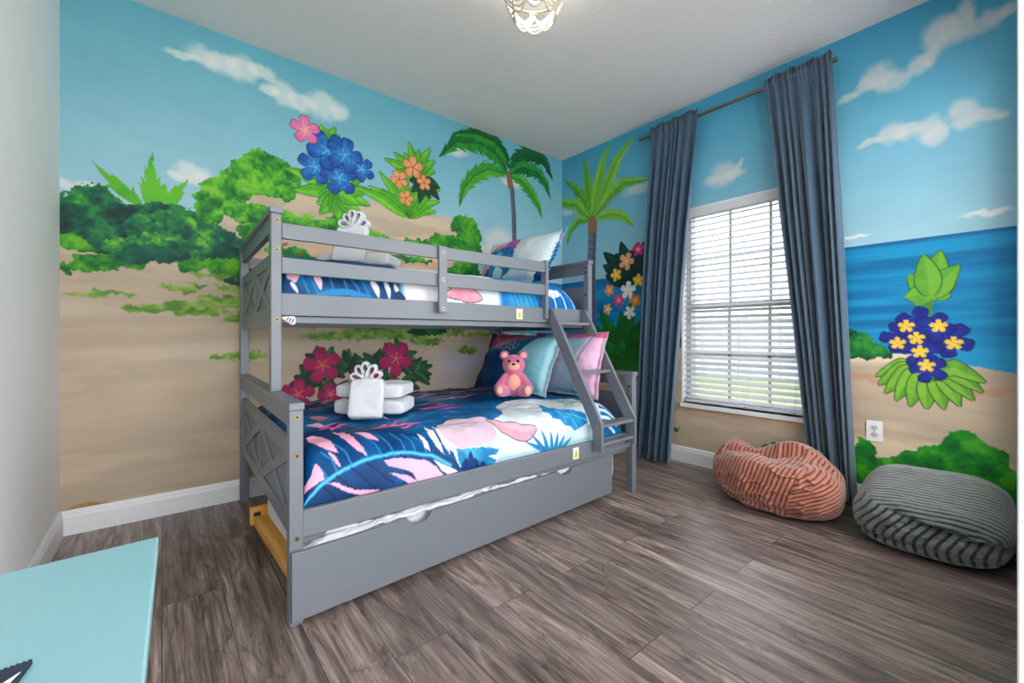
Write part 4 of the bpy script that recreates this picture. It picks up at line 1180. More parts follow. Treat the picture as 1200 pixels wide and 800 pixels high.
for k in range(14):
    x_ = 600 + k * 5.5
    c.line(A((x_, 344), (x_ + 5, 358)), .006, (10, 70, 150), .7)
tag(K.build('comforter', m_print), 'blue and pink tropical leaf comforter on the upper bunk behind the guard rails', 'comforter')
# its loose corner peeping out under the long rail
lx, lz = xi0 + .010, 1.056
b = B(); b.prism([(lx, lz), (lx + .046, lz + .004), (lx + .054, lz - .012), (lx + .050, lz - .030), (lx + .036, lz - .034), (lx, lz - .010)], 'y', BYU + .030, BYU + .042, .002)
co = b.build('loose_corner', m_sheet, bpy.data.objects['comforter.001'])
m_nst = M('navy_stripe', (20, 44, 90), .7); m_pst = M('pink_edge', (226, 150, 170), .7)
for k in range(3):
    b = B(); b.prism([(lx + .022 + k * .010, lz - .003 - k * .003), (lx + .027 + k * .010, lz - .003 - k * .003), (lx + .018 + k * .010, lz - .017 - k * .004), (lx + .014 + k * .010, lz - .017 - k * .004)], 'y', BYU + .0290, BYU + .0298)
    b.build('stripe', m_nst, co)
B().prism([(lx + .002, lz - .006), (lx + .008, lz - .008), (lx + .036, lz - .027), (lx + .034, lz - .032)], 'y', BYU + .0288, BYU + .0296).build('pink_edge', m_pst, co)


# ------------------------------------------------------------------ pillows
def pillow(name, w_, h_, th, cpos, ew, eh, paintfn, label, seed=0):
    ew = Vector(ew).normalized(); eh = Vector(eh).normalized(); en = ew.cross(eh).normalized()
    if en.x > 0: en = -en
    n_, m_ = 110, 76
    u, v = np.meshgrid(np.linspace(0, 1, n_), np.linspace(0, 1, m_), indexing='ij')
    a = 2 * u - 1; b_ = 2 * v - 1
    fl = 0.90
    body = np.clip(1 - np.abs(a / fl) ** 3, 0, 1) ** .55 * np.clip(1 - np.abs(b_ / fl) ** 3, 0, 1) ** .55
    t = th * body * (1 + (fbm(u, v, 5, 3, seed) - .5) * .25) + .003 + (fbm(u, v, 16, 2, seed + 1) - .5) * .008 * (body > 0)
    t[0, :] = t[-1, :] = 0; t[:, 0] = t[:, -1] = 0
    X = a * w_ / 2 * (1 - .05 * (1 - b_ ** 2) * np.abs(a)); Y = b_ * h_ / 2 * (1 - .06 * (1 - a ** 2) * np.abs(b_))
    wav = (fbm(u, v, 9, 2, seed + 2) - .5) * .02 * (body < .05)
    cp = np.array(cpos); EW, EH, EN = np.array(ew), np.array(eh), np.array(en)
    fr = cp + X[..., None] * EW + Y[..., None] * EH + (t + wav)[..., None] * EN
    bk = cp + X[..., None] * EW + Y[..., None] * EH + (-t * .8 + wav)[..., None] * EN
    cf = Canvas(u * w_, v * h_); cb = Canvas(u * w_, v * h_)
    paintfn(cf, cb, w_, h_)
    f1 = grid_faces(n_, m_)
    verts = np.concatenate([fr.reshape(-1, 3), bk.reshape(-1, 3)]); faces = np.concatenate([f1, f1[:, ::-1] + n_ * m_])
    o = mesh_np(name, verts, faces, m_print, None, paint=np.concatenate([cf.C.reshape(-1, 3), cb.C.reshape(-1, 3)]))
    bm = bmesh.new(); bm.from_mesh(o.data); bmesh.ops.remove_doubles(bm, verts=bm.verts, dist=.0004); bmesh.ops.recalc_face_normals(bm, faces=bm.faces); bm.to_mesh(o.data); bm.free()
    return tag(o, label, 'pillow')


def script_text(c, x, y, s, col, n=5):
    """looping handwriting strokes"""
    pts = [(x + s * (.30 - .34 * math.cos(a)), y + s * (.1 + .55 * math.sin(a))) for a in np.linspace(1.0, 5.2, 14)]
    c.line(pts, .007, col, .85)
    q = []
    for k in range(n * 12):
        a = k / 12 * 2 * math.pi
        q.append((x + s * (.75 + k / 12 * .42 + .16 * math.cos(a + 2.4)), y + s * (-.15 + .24 * math.sin(a + 2.4) * (1.6 if (k // 12) in (2, 4) else 1))))
    c.line(q, .006, col, .8)


def paint_low1(c, cb, w, h):
    c.C[:] = c.tone([(30, 104, 140), (60, 150, 176), (40, 126, 160)], 4, 1, 3)
    c.poly([(.0, 0), (.13, 0), (.10, h), (0, h)], [(8, 40, 84), (14, 60, 110)], .01, 8)
    c.poly([(.06, h), (w * .72, h), (w * .6, h * .86), (.3, h * .78), (.12, h * .6)], [(214, 96, 140), (226, 120, 160), (190, 110, 150)], .03, 6, 2)
    c.poly([(.12, 0), (.34, 0), (.36, h * .36), (.30, h * .62), (.12, h * .58)], [(8, 62, 120), (14, 84, 140)], .02, 8, 3)
    c.poly([(w * .56, 0), (w, 0), (w, h), (w * .78, h), (w * .6, h * .6)], [(120, 186, 202), (150, 204, 214)], .03, 6, 4)
    c.poly([(w - .07, 0), (w, 0), (w, h), (w - .07, h)], [(156, 204, 216)], .004, 9, 5)
    for k in range(5): c.line([(.02, .1 + k * .06), (.10, .14 + k * .06)], .006, (130, 180, 210), .8)
    script_text(c, .14, h * .74, .09, (220, 214, 226), 6)
    cb.C[:] = cb.tone([(206, 96, 140), (226, 130, 166)], 5, 2)


def paint_low2(c, cb, w, h):
    c.C[:] = c.tone([(140, 176, 194), (164, 196, 208)], 4, 1, 3)
    c.poly([(0, h * .92), (w, h * .90), (w, h), (0, h)], [(216, 100, 146)], .008, 9)
    c.poly([(0, 0), (.22, 0), (.30, h * .36), (.22, h * .62), (0, h * .74)], [(24, 120, 166), (34, 142, 184)], .02, 8, 2)
    c.poly([(w * .78, 0), (w, 0), (w, h * .9), (w * .82, h * .9), (w * .7, h * .5)], [(224, 170, 206), (232, 188, 214)], .02, 7, 3)
    c.line([(w * .84, h * .9), (w * .74, h * .5), (w * .70, .0)], .02, (140, 150, 170))
    script_text(c, w * .46, h * .66, .09, (224, 220, 230), 3)
    cb.C[:] = cb.tone([(224, 150, 186), (232, 176, 204)], 5, 2)


def paint_up(c, cb, w, h):
    c.C[:] = c.tone([(196, 210, 216), (214, 220, 224), (176, 204, 212)], 4, 1, 3)
    c.poly([(0.02, h * .05), (.30, 0), (.42, h * .2), (.43, h * .56), (.36, h * .72), (.2, h * .78), (.06, h * .6)], [(26, 100, 164), (40, 126, 184), (14, 70, 132)], .03, 7, 2)
    c.poly([(.10, h * .70), (.22, h * .80), (.36, h * .84), (.30, h * .72), (.2, h * .70)], [(222, 130, 160)], .02, 8, 3)
    c.leaf([(.30, h * .86), (.38, h * .76), (.42, h * .62)], .05, (150, 60, 150), (190, 90, 170), outline=(24, 50, 120))
    c.leaf([(.06, h * .30), (.13, h * .28), (.20, h * .34)], .05, (222, 140, 150), (230, 160, 166), outline=(14, 40, 90))
    c.poly([(.22, h * .05), (.30, h * .02), (.36, h * .22), (.28, h * .32)], [(170, 206, 206)], .02, 8, 4)
    c.leaf([(w * .60, h * .02), (w * .70, h * .12), (w * .82, h * .2)], .05, (186, 196, 220), (200, 206, 226))
    c.poly([(w * .8, 0), (w, 0), (w, h * .3), (w * .9, h * .16)], [(10, 56, 116)], .01, 8)
    c.flower((.24, h * .52), .06, [(60, 150, 200), (90, 180, 220)], .4, (240, 240, 240))
    script_text(c, w * .62, h * .74, .07, (226, 190, 186), 2)
    cb.C[:] = cb.tone([(30, 130, 196), (50, 156, 214)], 6, 2)
    for k in range(8): cb.line([(w - .16, .05 + k * .04), (w - .05, .07 + k * .04)], .014, (10, 50, 110))
    for cc in (c, cb):
        cc.poly([(w - .035, 0), (w, 0), (w, h), (w - .035, h)], [(36, 140, 204)], .002, 9)
        for k in range(9): cc.line([(w - .03, .03 + k * .035), (w - .004, .04 + k * .035)], .012, (10, 50, 110))
        cc.poly([(w - .035, h * .82), (w, h * .70), (w, h * .92)], [(190, 150, 200)], .002, 9)


ln = math.radians(24)
EHp = (math.sin(ln), 0, math.cos(ln))
pillow('pillow', .78, .46, .08, (2.00, 2.385, .785), (.05, -1, 0), EHp, paint_low1, 'pink and teal printed pillow leaning behind the pink plush toy', 1)
pillow('pillow', .66, .45, .065, (2.165, 2.06, .785), (.04, -1, 0), (.24, 0, .97), paint_low2, 'pale blue and pink pillow leaning behind the ladder on the lower bunk', 4)
pillow('pillow', .78, .43, .085, (2.04, 2.42, 1.53), (.08, -1, 0), (.46, 0, .89), paint_up, 'white and blue printed pillow standing on the upper bunk', 6)

# ------------------------------------------------------------------ plush toy
pm = Matrix.Translation((1.765, 2.13, .574)) @ Matrix.Rotation(math.radians(-40), 4, 'Z') @ Matrix.Rotation(math.radians(-8), 4, 'X')
toy = thing('plush_toy', 'pink plush bear with peach tummy sitting against the pillow', 'soft toy', (1.765, 2.13, .57))


def pbuild(b, name, m, rem=0.0):
    o = b.build(name, m, toy, lambda co: pm @ co, True)
    if rem:
        md = o.modifiers.new('remesh', 'REMESH'); md.mode = 'VOXEL'; md.voxel_size = rem; md.use_smooth_shade = True
        sm = o.modifiers.new('smooth', 'SMOOTH'); sm.factor = .6; sm.iterations = 6
    return o


b = B()
b.ball((0, 0, .085), .07, 3, sc=(.95, .85, 1.15))
b.ball((0, -.005, .215), .072, 3, sc=(1.05, .95, .92))
b.ball((0, 0, .155), .045, 3)
for s in (-1, 1):
    for k in range(6):
        t = k / 5
        b.ball((s * (.055 + .045 * t), -.01 - .05 * t, .135 - .075 * t), .026 + .004 * t, 2)
        b.ball((s * (.045 + .035 * t), -.03 - .10 * t, .042 - .004 * t), .036 - .002 * t, 2)
    b.ball((s * .085, -.145, .046), .036, 2, sc=(.9, .75, 1.1))
pbuild(b, 'body', m_plush, .006)
for s in (-1, 1):
    e = B().ball((s * .062, .0, .278), .032, 3, sc=(1, .5, 1)); eo = pbuild(e, 'ear', m_plush_d)
    B().ball((s * .062, -.012, .277), .021, 3, sc=(1, .45, 1)).build('inner_ear', m_peach, eo, lambda co: pm @ co, True)
    pbuild(B().ball((s * .028, -.068, .232), .0095, 2), 'eye', m_eye)
    pbuild(B().ball((s * .086, -.168, .046), .024, 2, sc=(.9, .35, 1.1)), 'paw_pad', m_peach)
pbuild(B().ball((0, -.062, .200), .036, 3, sc=(1.15, .7, .8)), 'muzzle', m_peach)
pbuild(B().ball((0, -.088, .212), .010, 2, sc=(1.3, .7, .8)), 'nose', m_eye)
pbuild(B().ball((0, -.040, .095), .050, 3, sc=(.9, .52, 1.1)), 'belly_patch', m_peach)


# ------------------------------------------------------------------ towels
def towel_slab(name, cpos, half, ang, label, cat='towel', tilt=0.0, group=None, folds=2, seed=0):
    Pg = superell((0, 0, 0), half, .35, .22, 120, 60)
    # folded layers show as soft grooves round the edge
    zr = Pg[..., 2] / half[2]
    gro = np.zeros_like(zr)
    for k in range(1, folds): gro += np.exp(-((zr - (-1 + 2 * k / folds)) / .10) ** 2)
    rad = 1 - .035 * gro
    Pg[..., 0] *= 1 - .02 * gro; Pg[..., 1] *= rad
    n = fbm(Pg[..., 0] + 3, Pg[..., 1] + Pg[..., 2], 14, 3, seed) - .5
    Pg[..., 2] += n * .014 * (np.abs(zr) > .3); Pg[..., 1] += n * .008
    mt = np.array(Matrix.Rotation(ang, 3, 'Z') @ Matrix.Rotation(tilt, 3, 'X'))
    Pg = Pg @ mt.T + np.array(cpos)
    o = soft(name, Pg, m_white_cloth)
    return tag(o, label, cat, group)


def washcloth(cpos, ang, label, s=1.0):
    """cloth gathered into a fan of loops"""
    rw = thing('washcloth', label, 'towel', cpos)
    M0 = Matrix.Translation(cpos) @ Matrix.Rotation(ang, 4, 'Z')
    for k, a in enumerate((-72, -38, -6, 30, 66)):
        a = math.radians(a); L_ = (.078, .088, .09, .086, .076)[k] * s
        n_ = 22; prof = []
        for i in range(n_ + 1):
            t = i / n_ * 2 * math.pi
            l_ = L_ * (1 - math.cos(t)) / 2; wd_ = .023 * s * math.sin(t) * (0.35 + .65 * (1 - math.cos(t)) / 2)
            prof.append((l_ * math.sin(a) + wd_ * math.cos(a), l_ * math.cos(a) - wd_ * math.sin(a)))
        yo = .012 * ((k * 5) % 3 - 1)
        verts = []; 
        for j, y in enumerate((-.03, -.012, .012, .03)):
            sh = 1 - .06 * (j in (0, 3))
            for p in prof: verts.append(tuple(M0 @ Vector((p[0] * sh, y * s + yo, p[1] * sh))))
        fs = []
        m_ = n_ + 1
        for j in range(3):
            for i in range(n_): fs.append((j * m_ + i, j * m_ + i + 1, (j + 1) * m_ + i + 1, (j + 1) * m_ + i))
        o = mesh_np('loop', verts, fs, m_white_cloth, rw)
        so = o.modifiers.new('thick', 'SOLIDIFY'); so.thickness = .009; so.offset = 0
    b = B(); b.ball((0, 0, .012), .022, 3, sc=(1.5, 1.2, .7))
    b.build('gather', m_white_cloth, rw, lambda co: M0 @ co, True)
    return rw


TA = math.radians(-43.3)
towel_slab('bath_towel', (.878, 2.21, .614), (.183, .115, .038), TA, 'folded white bath towel at the bottom of the stack on the lower bunk', group=None, seed=1)
towel_slab('bath_towel', (.882, 2.214, .695), (.177, .112, .037), TA, 'folded white bath towel on top of another on the lower bunk', seed=2)
nx, ny = .686, .728
towel_slab('hand_towel', (.800 - .347 * .075, 2.132 - .938 * .075, .668), (.081, .100, .030), math.radians(-30), 'white hand towel sloping down the front of the lower bunk towel stack', tilt=math.radians(62), seed=3)
washcloth((.812, 2.155, .752), math.radians(-34), 'white washcloth fanned into loops on the lower bunk towel stack')
towel_slab('bath_towel', (.84, 2.33, 1.378), (.197, .112, .034), TA, 'folded white bath towel lying on the upper bunk', seed=4)
towel_slab('hand_towel', (.76 - nx * .02, 2.225 - ny * .02, 1.447), (.081, .108, .02), TA, 'white hand towel standing against the bath towel on the upper bunk', tilt=math.radians(66), seed=5)
washcloth((.765 + nx * .03, 2.23 + ny * .03, 1.542), TA, 'white washcloth fanned into loops behind the upper guard rail')

# ------------------------------------------------------------------ trundle
TR = Matrix.Translation((.331, 1.546, 0)) @ Matrix.Rotation(math.radians(2.0), 4, 'Z')
tx = lambda co: TR @ co
tru = thing('trundle_bed', 'grey fronted trundle drawer with pine base pulled slightly out under the bed', 'trundle bed', (1.2, 2.0, 0))
TL = 1.775
pts = [(0, .026), (TL, .026), (TL, .2545)]
for c0 in (1.355, .475):
    for q in [(.056, 0), (.048, -.012), (.030, -.030), (.0, -.034), (-.030, -.030), (-.048, -.012), (-.056, 0)]: pts.append((c0 + q[0], .2545 + q[1]))
pts.append((0, .2545))
B().prism(pts, 'y', 0, .018, .0015).build('front_panel', m_bed, tru, tx)
b = B()
b.box(.034, .06, .045, .80, .075, .118); b.build('side_rail', m_pine, tru, tx)
B().box(1.70, 1.726, .045, .80, .075, .118).build('side_rail', m_pine, tru, tx)
b = B(); b.box(.020, 1.726, .80, .82, .075, .16); b.build('back_rail', m_pine, tru, tx)
b = B(); b.box(.022, .072, .795, .7995, .088, .160, .002); eb = b.build('end_block', m_pine, tru, tx)
B().box(.034, .062, .7935, .7948, .112, .136, .003).build('slot', m_dark, eb, tx)
B().box(.061, 1.699, .045, .80, .098, .112, .001).build('deck', m_pine, tru, tx)
for x in (.12, 1.62):
    for y in (.10, .72):
        b = B(); b.cyl((x - .012, y, .0255), (x + .012, y, .0255), .025, 20); w_ = b.build('caster', m_outlet_d, tru, tx)
        B().box(x - .016, x + .016, y - .012, y + .012, .045, .098, .002).build('caster_fork', m_steel, w_, tx)
# trundle mattress in a rumpled white sheet
Pg = superell((.89, .42, .1905), (.815, .375, .078), .22, .14, 260, 60)
n = fbm(Pg[..., 0] * 1.2, Pg[..., 1] * 2, 9, 4, 2) - .5
Pg[..., 2] += np.where(Pg[..., 2] > .2, n * .055 + .012, 0)
nr = np.abs(fbm(Pg[..., 0] + Pg[..., 1], Pg[..., 1] * 1.5, 14, 3, 5) - .5)
Pg[..., 2] += np.where(Pg[..., 2] > .2, nr * .05, 0)
Pg = Pg @ np.array(TR.to_3x3()).T + np.array(TR.translation)
Pg[..., 2] = np.minimum(Pg[..., 2], .2805)
tm = tag(soft('trundle_mattress', Pg, m_sheet), 'white sheeted trundle mattress tucked under the lower bunk', 'mattress')
# sheet bunched over the front panel, drooping into the hand holes and over its far end
nn = 240
u = np.linspace(0, 1, nn)[:, None]; v = np.linspace(0, 1, 14)[None, :]
xx = .012 + u * 1.735
hole = np.maximum(np.exp(-((xx - .475) / .045) ** 2), np.exp(-((xx - 1.355) / .045) ** 2) * .5)
base = .232 - .03 * np.exp(-xx / .12) + .040 * fbm(xx + 0 * v, 0 * xx + 3, 6, 4, 2)
ang = -1.5 + v * 3.0
rr = .013 + .014 * fbm(xx, v * 0 + 1, 22, 3, 4)
yy = .046 + rr * np.sin(ang) * 1.2 - .004 * hole * np.cos(ang)
zz_ = base + (rr * np.cos(ang)) * .9 + .022 * (fbm(xx * 1.3 + v * .12, v * 1.5, 20, 3, 1) - .5) - .014 * hole * (v < .5)
Pq = np.stack([xx + 0 * v, yy, np.minimum(zz_, .2800)], -1).reshape(-1, 3) @ np.array(TR.to_3x3()).T + np.array(TR.translation)
o = mesh_np('bunched_sheet', Pq, grid_faces(nn, 14), m_sheet, tm)
so = o.modifiers.new('thick', 'SOLIDIFY'); so.thickness = .003
u, v = np.meshgrid(np.linspace(0, 1, 16), np.linspace(0, 1, 24), indexing='ij')
wv = .008 * np.sin(u * 9 + v * 2)
Pq = np.stack([TL + .008 + .034 * u * (1 - v) ** .7 + .012 * np.sin(v * 3), .004 + .05 * u + wv, .262 - (.002 + .17 * v) * (1 - .25 * u) + .004 * np.sin(u * 6)], -1).reshape(-1, 3) @ np.array(TR.to_3x3()).T + np.array(TR.translation)
o = mesh_np('hanging_corner', Pq, grid_faces(16, 24), m_sheet, tm)
so = o.modifiers.new('thick', 'SOLIDIFY'); so.thickness = .003

# ================================================================== CURTAINS
rod = thing('curtain_rod', 'bronze curtain rod mounted above the window', 'curtain rod', (3.03, 1.37, 2.585))
B().cyl((3.03, .728, 2.585), (3.03, 2.02, 2.585), .0115, 20).build('pole', m_rod, rod, smooth=False)
for y0, y1 in ((.712, .735), (2.012, 2.036)):
    B().cyl((3.03, y0, 2.585), (3.03, y1, 2.585), .0155, 20).build('finial', m_rod, rod)
for y in (.78, 1.965):
    b = B(); b.box(3.036, XR - .001, y - .005, y + .005, 2.578, 2.592, .001).box(XR - .005, XR - .0005, y - .014, y + .014, 2.55, 2.61, .001)
    b.build('bracket', m_rod, rod)


def curtain(label, top, bot, nf, seed, zb=0.012, flare=0.0, xb=2.985):
    nu, nv = 260, 150
    u = np.linspace(0, 1, nu)[:, None]; z = np.concatenate([np.linspace(2.645, 2.55, 40), np.linspace(2.545, zb, nv - 40)])[None, :]
    t = (2.585 - z) / (2.585 - zb); tt = np.clip(t, 0, 1)
    yl = top[0] + (bot[0] - top[0]) * tt ** .9 + flare * np.clip(tt - .8, 0, 1) ** 2 * 25; yr = top[1] + (bot[1] - top[1]) * tt ** .95
    ww = u + .025 * np.sin(u * 13 + seed) + .02 * (fbm(u * 3 + 0 * z, tt * .7 + 0 * u, 3, 2, seed) - .5)
    ww = (ww - ww[0:1]) / (ww[-1:] - ww[0:1])
    Y = yl + (yr - yl) * ww
    ph = 2 * math.pi * nf * u + 1.6 * np.sin(2 * math.pi * u * 1.3 + seed) + 1.4 * (fbm(u * 2 + 0 * z, tt * 1.5 + 0 * u, 2, 2, seed + 1) - .5) * tt
    amp = .007 + .034 * np.clip(tt * 3.2, 0, 1) - .006 * tt
    X = 3.03 + (xb - 3.03) * tt - .004 + amp * np.sin(ph) + .012 * np.clip(tt * 2, 0, 1) * np.sin(ph * .43 + 1.1)
    # rod pocket: cloth wraps in front of the pole, ruffled heading above it
    fine = np.sin(2 * math.pi * nf * 3.1 * u + 2 * np.sin(9 * u))
    pocket = np.exp(-((z - 2.585) / .022) ** 2)
    X = X - pocket * .016 + np.where(z > 2.6, fine * .016, fine * .005 * np.exp(-tt * 30))
    X = np.where(z > 2.598, X + .004, X)
    Zg = z + np.where(z > 2.6, .010 * fine + .008 * np.sin(u * 23 + seed), 0) * (z - 2.6) / .037 * (z > 2.6) + 0 * u
    X = np.minimum(X, XR - .03)
    sag = .06 * np.clip(tt - .9, 0, 1) * np.sin(ph * .5)
    P3 = np.stack([X + 0 * z, Y + sag, np.maximum(Zg, .004) + 0 * u], -1)
    o = mesh_np('curtain', P3.reshape(-1, 3), grid_faces(nu, nv), m_curtain)
    so = o.modifiers.new('thick', 'SOLIDIFY'); so.thickness = .003; so.offset = 0
    return tag(o, label, 'curtain', 'pair of blue window curtains')


curtain('slate blue curtain hanging on the side of the window nearer the bunk bed', (1.931, 1.537), (2.035, 1.735), 8, 2, flare=.03, xb=2.975)
curtain('slate blue curtain hanging down to the terracotta bean bag', (1.093, .735), (.835, .632), 7, 5, zb=.02, xb=3.055)

# ================================================================== BEAN BAGS
def bag(name, label, cpos, h, e1, e2, mat, shape, stripes):
    Pg = superell((0, 0, 0), h, e1, e2, 360, 160)
    Pg = shape(Pg)
    a, b_, k = stripes(Pg)
    Pg = Pg + np.array(cpos)
    Pg[..., 2] = np.maximum(Pg[..., 2], .003)
    o = soft(name, Pg, mat, attrs={'stripe_a': a, 'stripe_b': b_, 'panel': k})
    return tag(o, label, 'bean bag')


def sh_red(Pg):
    x, y, z = Pg[..., 0].copy(), Pg[..., 1].copy(), Pg[..., 2].copy()
    yn = y / .34; up = np.clip((z + .02) / .14, 0, 1)
    # two raised ends, dip between, long fold across the front
    hgt = .035 * np.exp(-((y - .25) / .10) ** 2) * (x > -.05) + .075 * np.exp(-((y + .10) / .13) ** 2) * np.clip((x + .05) / .1, 0, 1) - .035 * np.exp(-((y - .12) / .06) ** 2) * np.clip((x + .02) / .1, 0, 1)
    cre = np.exp(-((x + .02 + .12 * (y - .05)) / .03) ** 2) * np.exp(-((y - .08) / .22) ** 4)
    z2 = z + up * (hgt - .055 * cre)
    z2 += up * (fbm(x * 1.5, y * 1.5, 6, 3, 2) - .5) * .04
    y2 = y - .04 * np.clip(-x / .25, -1, 1)
    x2 = x * (1 - .22 * np.clip(yn, 0, 1) ** 2) + .04 * np.clip(yn, 0, 1)
    fold = np.exp(-((z + .085) / .018) ** 2)
    x2 = x2 + .018 * fold * (x < 0)
    wob = (fbm(y * 2, z * 2, 8, 3, 4) - .5) * .03
    wob = wob - .016 * np.exp(-(np.abs(fbm(y * 1.2 + z * .8, z * 2.2 - y * .4, 6, 3, 2) - .5) / .04) ** 2) * (x < .1)
    return np.stack([x2 + wob, y2, z2], -1)


def st_red(Pg):
    x, y, z = Pg[..., 0], Pg[..., 1], Pg[..., 2]
    a = 2 * math.pi * (y + .10 * x + .03 * np.sin(z * 12)) / .0235
    b_ = 2 * math.pi * (z * .95 + .35 * y - .25 * x) / .019
    k = np.where(y < -.145 - .25 * (z - .0) + .10 * np.clip(x, -1, .1), 1.0, 0.0)
    return a, b_, k


bag('bean_bag', 'terracotta corded bean bag slumped under the window', (2.735, .950, .147), (.255, .345, .147), .62, .70, m_bag_red, sh_red, st_red)


def sh_grey(Pg):
    x, y, z = Pg[..., 0].copy(), Pg[..., 1].copy(), Pg[..., 2].copy()
    up = np.clip((z + .03) / .12, 0, 1)
    z2 = z - up * .055 * np.clip((-x + .05) / .25, 0, 1) - up * .07 * np.clip((y - .16) / .12, 0, 1) ** 2
    z2 += up * (fbm(x * 1.3, y * 1.3, 5, 3, 1) - .5) * .03
    # deep fold low on the near right
    d_ = (z - .035 - .9 * (-.12 - y) * 0 - .35 * (y + .02)) / .018
    cre = np.exp(-d_ ** 2) * np.clip((-y + .12) / .2, 0, 1) * (x < .12)
    x2 = x + .05 * cre
    fold = np.exp(-((z + .095) / .016) ** 2)
    x2 = x2 + .014 * fold * (x < 0)
    x2 += (fbm(y * 2, z * 2, 8, 3, 6) - .5) * .03 + .02 * np.exp(-(np.abs(fbm(y * 1.2 + z, z * 2.2, 6, 3, 1) - .5) / .04) ** 2) * (z < .06) * (x < .1)
    return np.stack([x2, y, z2], -1)


def st_grey(Pg):
    x, y, z = Pg[..., 0], Pg[..., 1], Pg[..., 2]
    a = 2 * math.pi * (y * 1.0 + .10 * z + .04 * np.sin(z * 20)) / .034
    b_ = 2 * math.pi * (x + .9 * z + .12 * y) / .027
    k = np.where(z > .028 + .22 * (y - .02), 1.0, 0.0)
    return a, b_, k


bag('bean_bag', 'grey and black corded bean bag beside the doorway', (2.79, .30, .162), (.31, .266, .162), .55, .60, m_bag_grey, sh_grey, st_grey)

# ================================================================== OUTLET, TABLE, LAMP
ox = XR - .0005; oy, oz = .560, .437
out = thing('wall_outlet', 'white double power outlet on the mural wall above the grey bean bag', 'outlet', (XR, oy, oz))
B().box(ox - .006, ox, oy - .036, oy + .036, oz - .058, oz + .058, .002).build('cover_plate', m_outlet, out)
for s in (-1, 1):
    zc = oz + s * .0195
    b = B(); b.prism([(oy + .017 * math.cos(a), zc + .0145 * math.sin(a)) for a in np.linspace(0, 2 * math.pi, 24, endpoint=False)], 'x', ox - .0078, ox - .0062)
    so_ = b.build('socket', m_socket, out)
    b = B(); b.box(ox - .0086, ox - .0079, oy + .0055, oy + .0075, zc - .002, zc + .007, 0).box(ox - .0086, ox - .0079, oy - .0075, oy - .0055, zc - .002, zc + .006, 0).cyl((ox - .0079, oy, zc - .0075), (ox - .0086, oy, zc - .0075), .0026, 12)
    b.build('slots', m_outlet_d, so_)
B().cyl((ox - .0062, oy, oz), (ox - .0072, oy, oz), .003, 12).build('screw', m_outlet_d, out)

TZ = .74
tb = thing('side_table', 'aqua lacquered narrow table with a thin top along the white wall', 'table', (-.18, .2, 0))
p0 = onZ(186, 628, TZ); p1 = onZ(172, 800, TZ)
tx1, ty1 = p0[0], p0[1]
b = B(); b.prism([(XL + .018, ty1 - .012), (tx1, ty1), (tx1 - .016, ty1 - .66), (XL + .018, ty1 - .66)], 'z', TZ - .016, TZ, .0018)
for f in b.bm.faces:
    f.normal_update(); f.material_index = 0 if abs(f.normal.z) > .95 else 1
b.build('table_top', [m_aqua, m_aqua_e], tb)
for x in (XL + .06, tx1 - .14):
    for y in (ty1 - .11, ty1 - .58):
        B().prism([(x - .016, y - .016), (x + .016, y - .016), (x + .016, y + .016), (x - .016, y + .016)], 'z', 0, TZ - .0165, .002).build('leg', m_aqua, tb)
b = B(); b.box(XL + .08, tx1 - .16, ty1 - .12, ty1 - .10, TZ - .08, TZ - .0165, .002); b.build('apron', m_aqua, tb)
B().box(XL + .08, tx1 - .16, ty1 - .59, ty1 - .57, TZ - .08, TZ - .0165, .002).build('apron', m_aqua, tb)
# dark pointed cloth with pinked edges
tip = onZ(38, 778, TZ); e1 = onZ(-60, 812, TZ); e2 = onZ(-14, 850, TZ)
pts = []
n = 26
for k in range(n + 1):
    t = k / n; off = .0022 * (k % 2)
    dx, dy = tip[0] - e1[0], tip[1] - e1[1]; L_ = math.hypot(dx, dy)
    pts.append((e1[0] + dx * t - dy / L_ * off, e1[1] + dy * t + dx / L_ * off))
pts.append((e2[0], e2[1]))
b = B(); b.prism(pts, 'z', TZ + .0004, TZ + .0034); cl = b.build('table_mat', m_navy_cloth)
tag(cl, 'dark navy pointed mat with zigzag edge lying on the aqua table', 'mat')
q0 = onZ(24, 787, TZ + .004); q1 = onZ(2, 801, TZ + .004); q2 = onZ(10, 801, TZ + .004)
b = B(); b.prism([(q0[0], q0[1]), (q1[0], q1[1]), (q2[0], q2[1])], 'z', TZ + .0036, TZ + .0042); b.build('white_streak', m_white_stripe, cl)

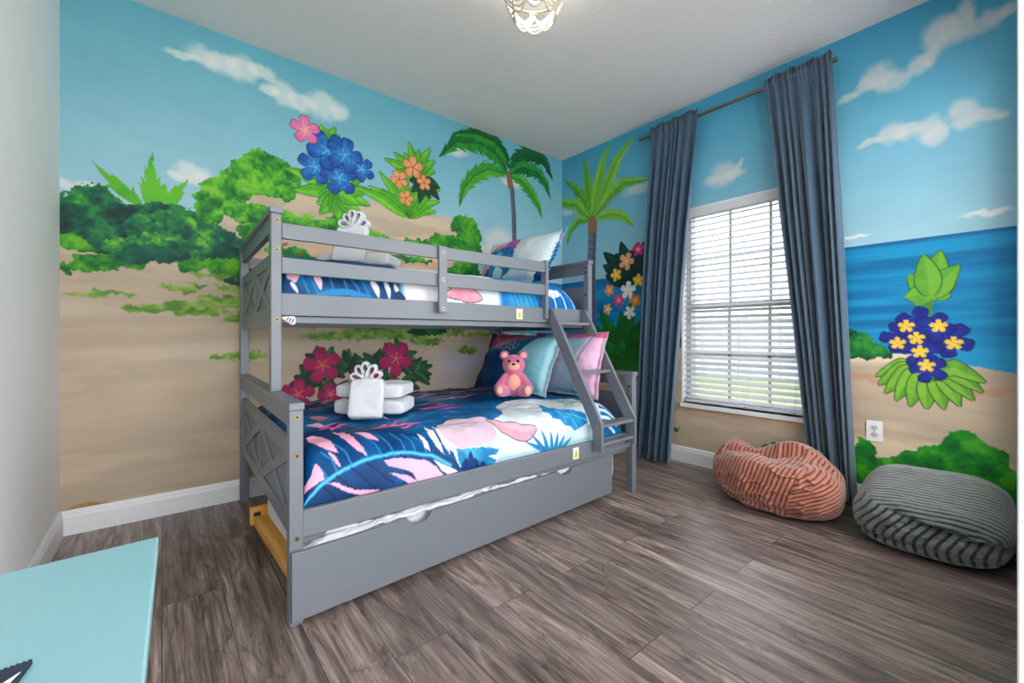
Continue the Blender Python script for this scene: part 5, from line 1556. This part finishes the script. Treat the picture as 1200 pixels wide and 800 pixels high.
# beaded ceiling lamp
LX, LY = 1.367, 1.493
lamp = thing('ceiling_lamp', 'white beaded basket lamp fixed to the ceiling', 'lamp', (LX, LY, ZC))
B().cyl((LX, LY, ZC - .022), (LX, LY, ZC - .0005), .07, 32).build('canopy', m_gold, lamp)
B().cyl((LX, LY, ZC - .10), (LX, LY, ZC - .0225), .009, 12).build('stem', m_gold, lamp)
R_ = .150
b = B(); b.tube([(LX + R_ * math.cos(a), LY + R_ * math.sin(a), 2.625) for a in np.linspace(0, 2 * math.pi, 48, endpoint=False)], .006, 8, closed=True)
for a in (0, 2.1, 4.2): b.tube([(LX, LY, ZC - .10), (LX + R_ * math.cos(a), LY + R_ * math.sin(a), 2.625)], .003, 6)
b.build('ring', m_gold, lamp)
for k in range(8):
    a0 = k * 2 * math.pi / 8
    for j in range(3):
        da = math.radians(96); n = 34
        b = B()
        for i in range(n + 1):
            t = i / n; a = a0 + da * t + j * .05
            sag = (.150 - j * .022) * (1 - (2 * t - 1) ** 2) ** .8
            rr = R_ * (1 - .42 * (1 - (2 * t - 1) ** 2) * (1 - j * .06)) + .004
            b.ball((LX + rr * math.cos(a), LY + rr * math.sin(a), 2.622 - sag), .0072, 1)
        b.build('bead_strand', m_bead, lamp, smooth=True)
b = B(); b.ball((LX, LY, 2.585), .03, 3); b.build('bulb', m_bulb, lamp, smooth=True)
B().cyl((LX, LY, 2.61), (LX, LY, 2.645), .014, 12).build('socket', m_gold, lamp)
for k in range(3):
    a = k * 2.094
    ld = bpy.data.lights.new('lamp_light', 'POINT'); ld.energy = .4; ld.color = (1.0, .93, .84); ld.shadow_soft_size = .05
    lo_ = bpy.data.objects.new('lamp_light', ld); COL.objects.link(lo_); lo_.location = (LX + .06 * math.cos(a), LY + .06 * math.sin(a), 2.585)
    lo_.parent = lamp; lo_.matrix_parent_inverse = Matrix.Translation(-Vector(lamp.location))
# ------------------------------------------------------------------ light and view
wd = bpy.data.worlds.new('world'); S.world = wd; wd.use_nodes = True
bg = wd.node_tree.nodes['Background']
bg.inputs['Color'].default_value = (0.97, 0.985, 1.0, 1); bg.inputs['Strength'].default_value = 1.7
S.view_settings.view_transform = 'Standard'; S.view_settings.look = 'None'
S.view_settings.gamma = 1.0; S.view_settings.use_curve_mapping = False
S.view_settings.exposure = 2.05
S.cycles.max_bounces = 10; S.cycles.diffuse_bounces = 6; S.cycles.transparent_max_bounces = 12
S.cycles.sample_clamp_indirect = 6
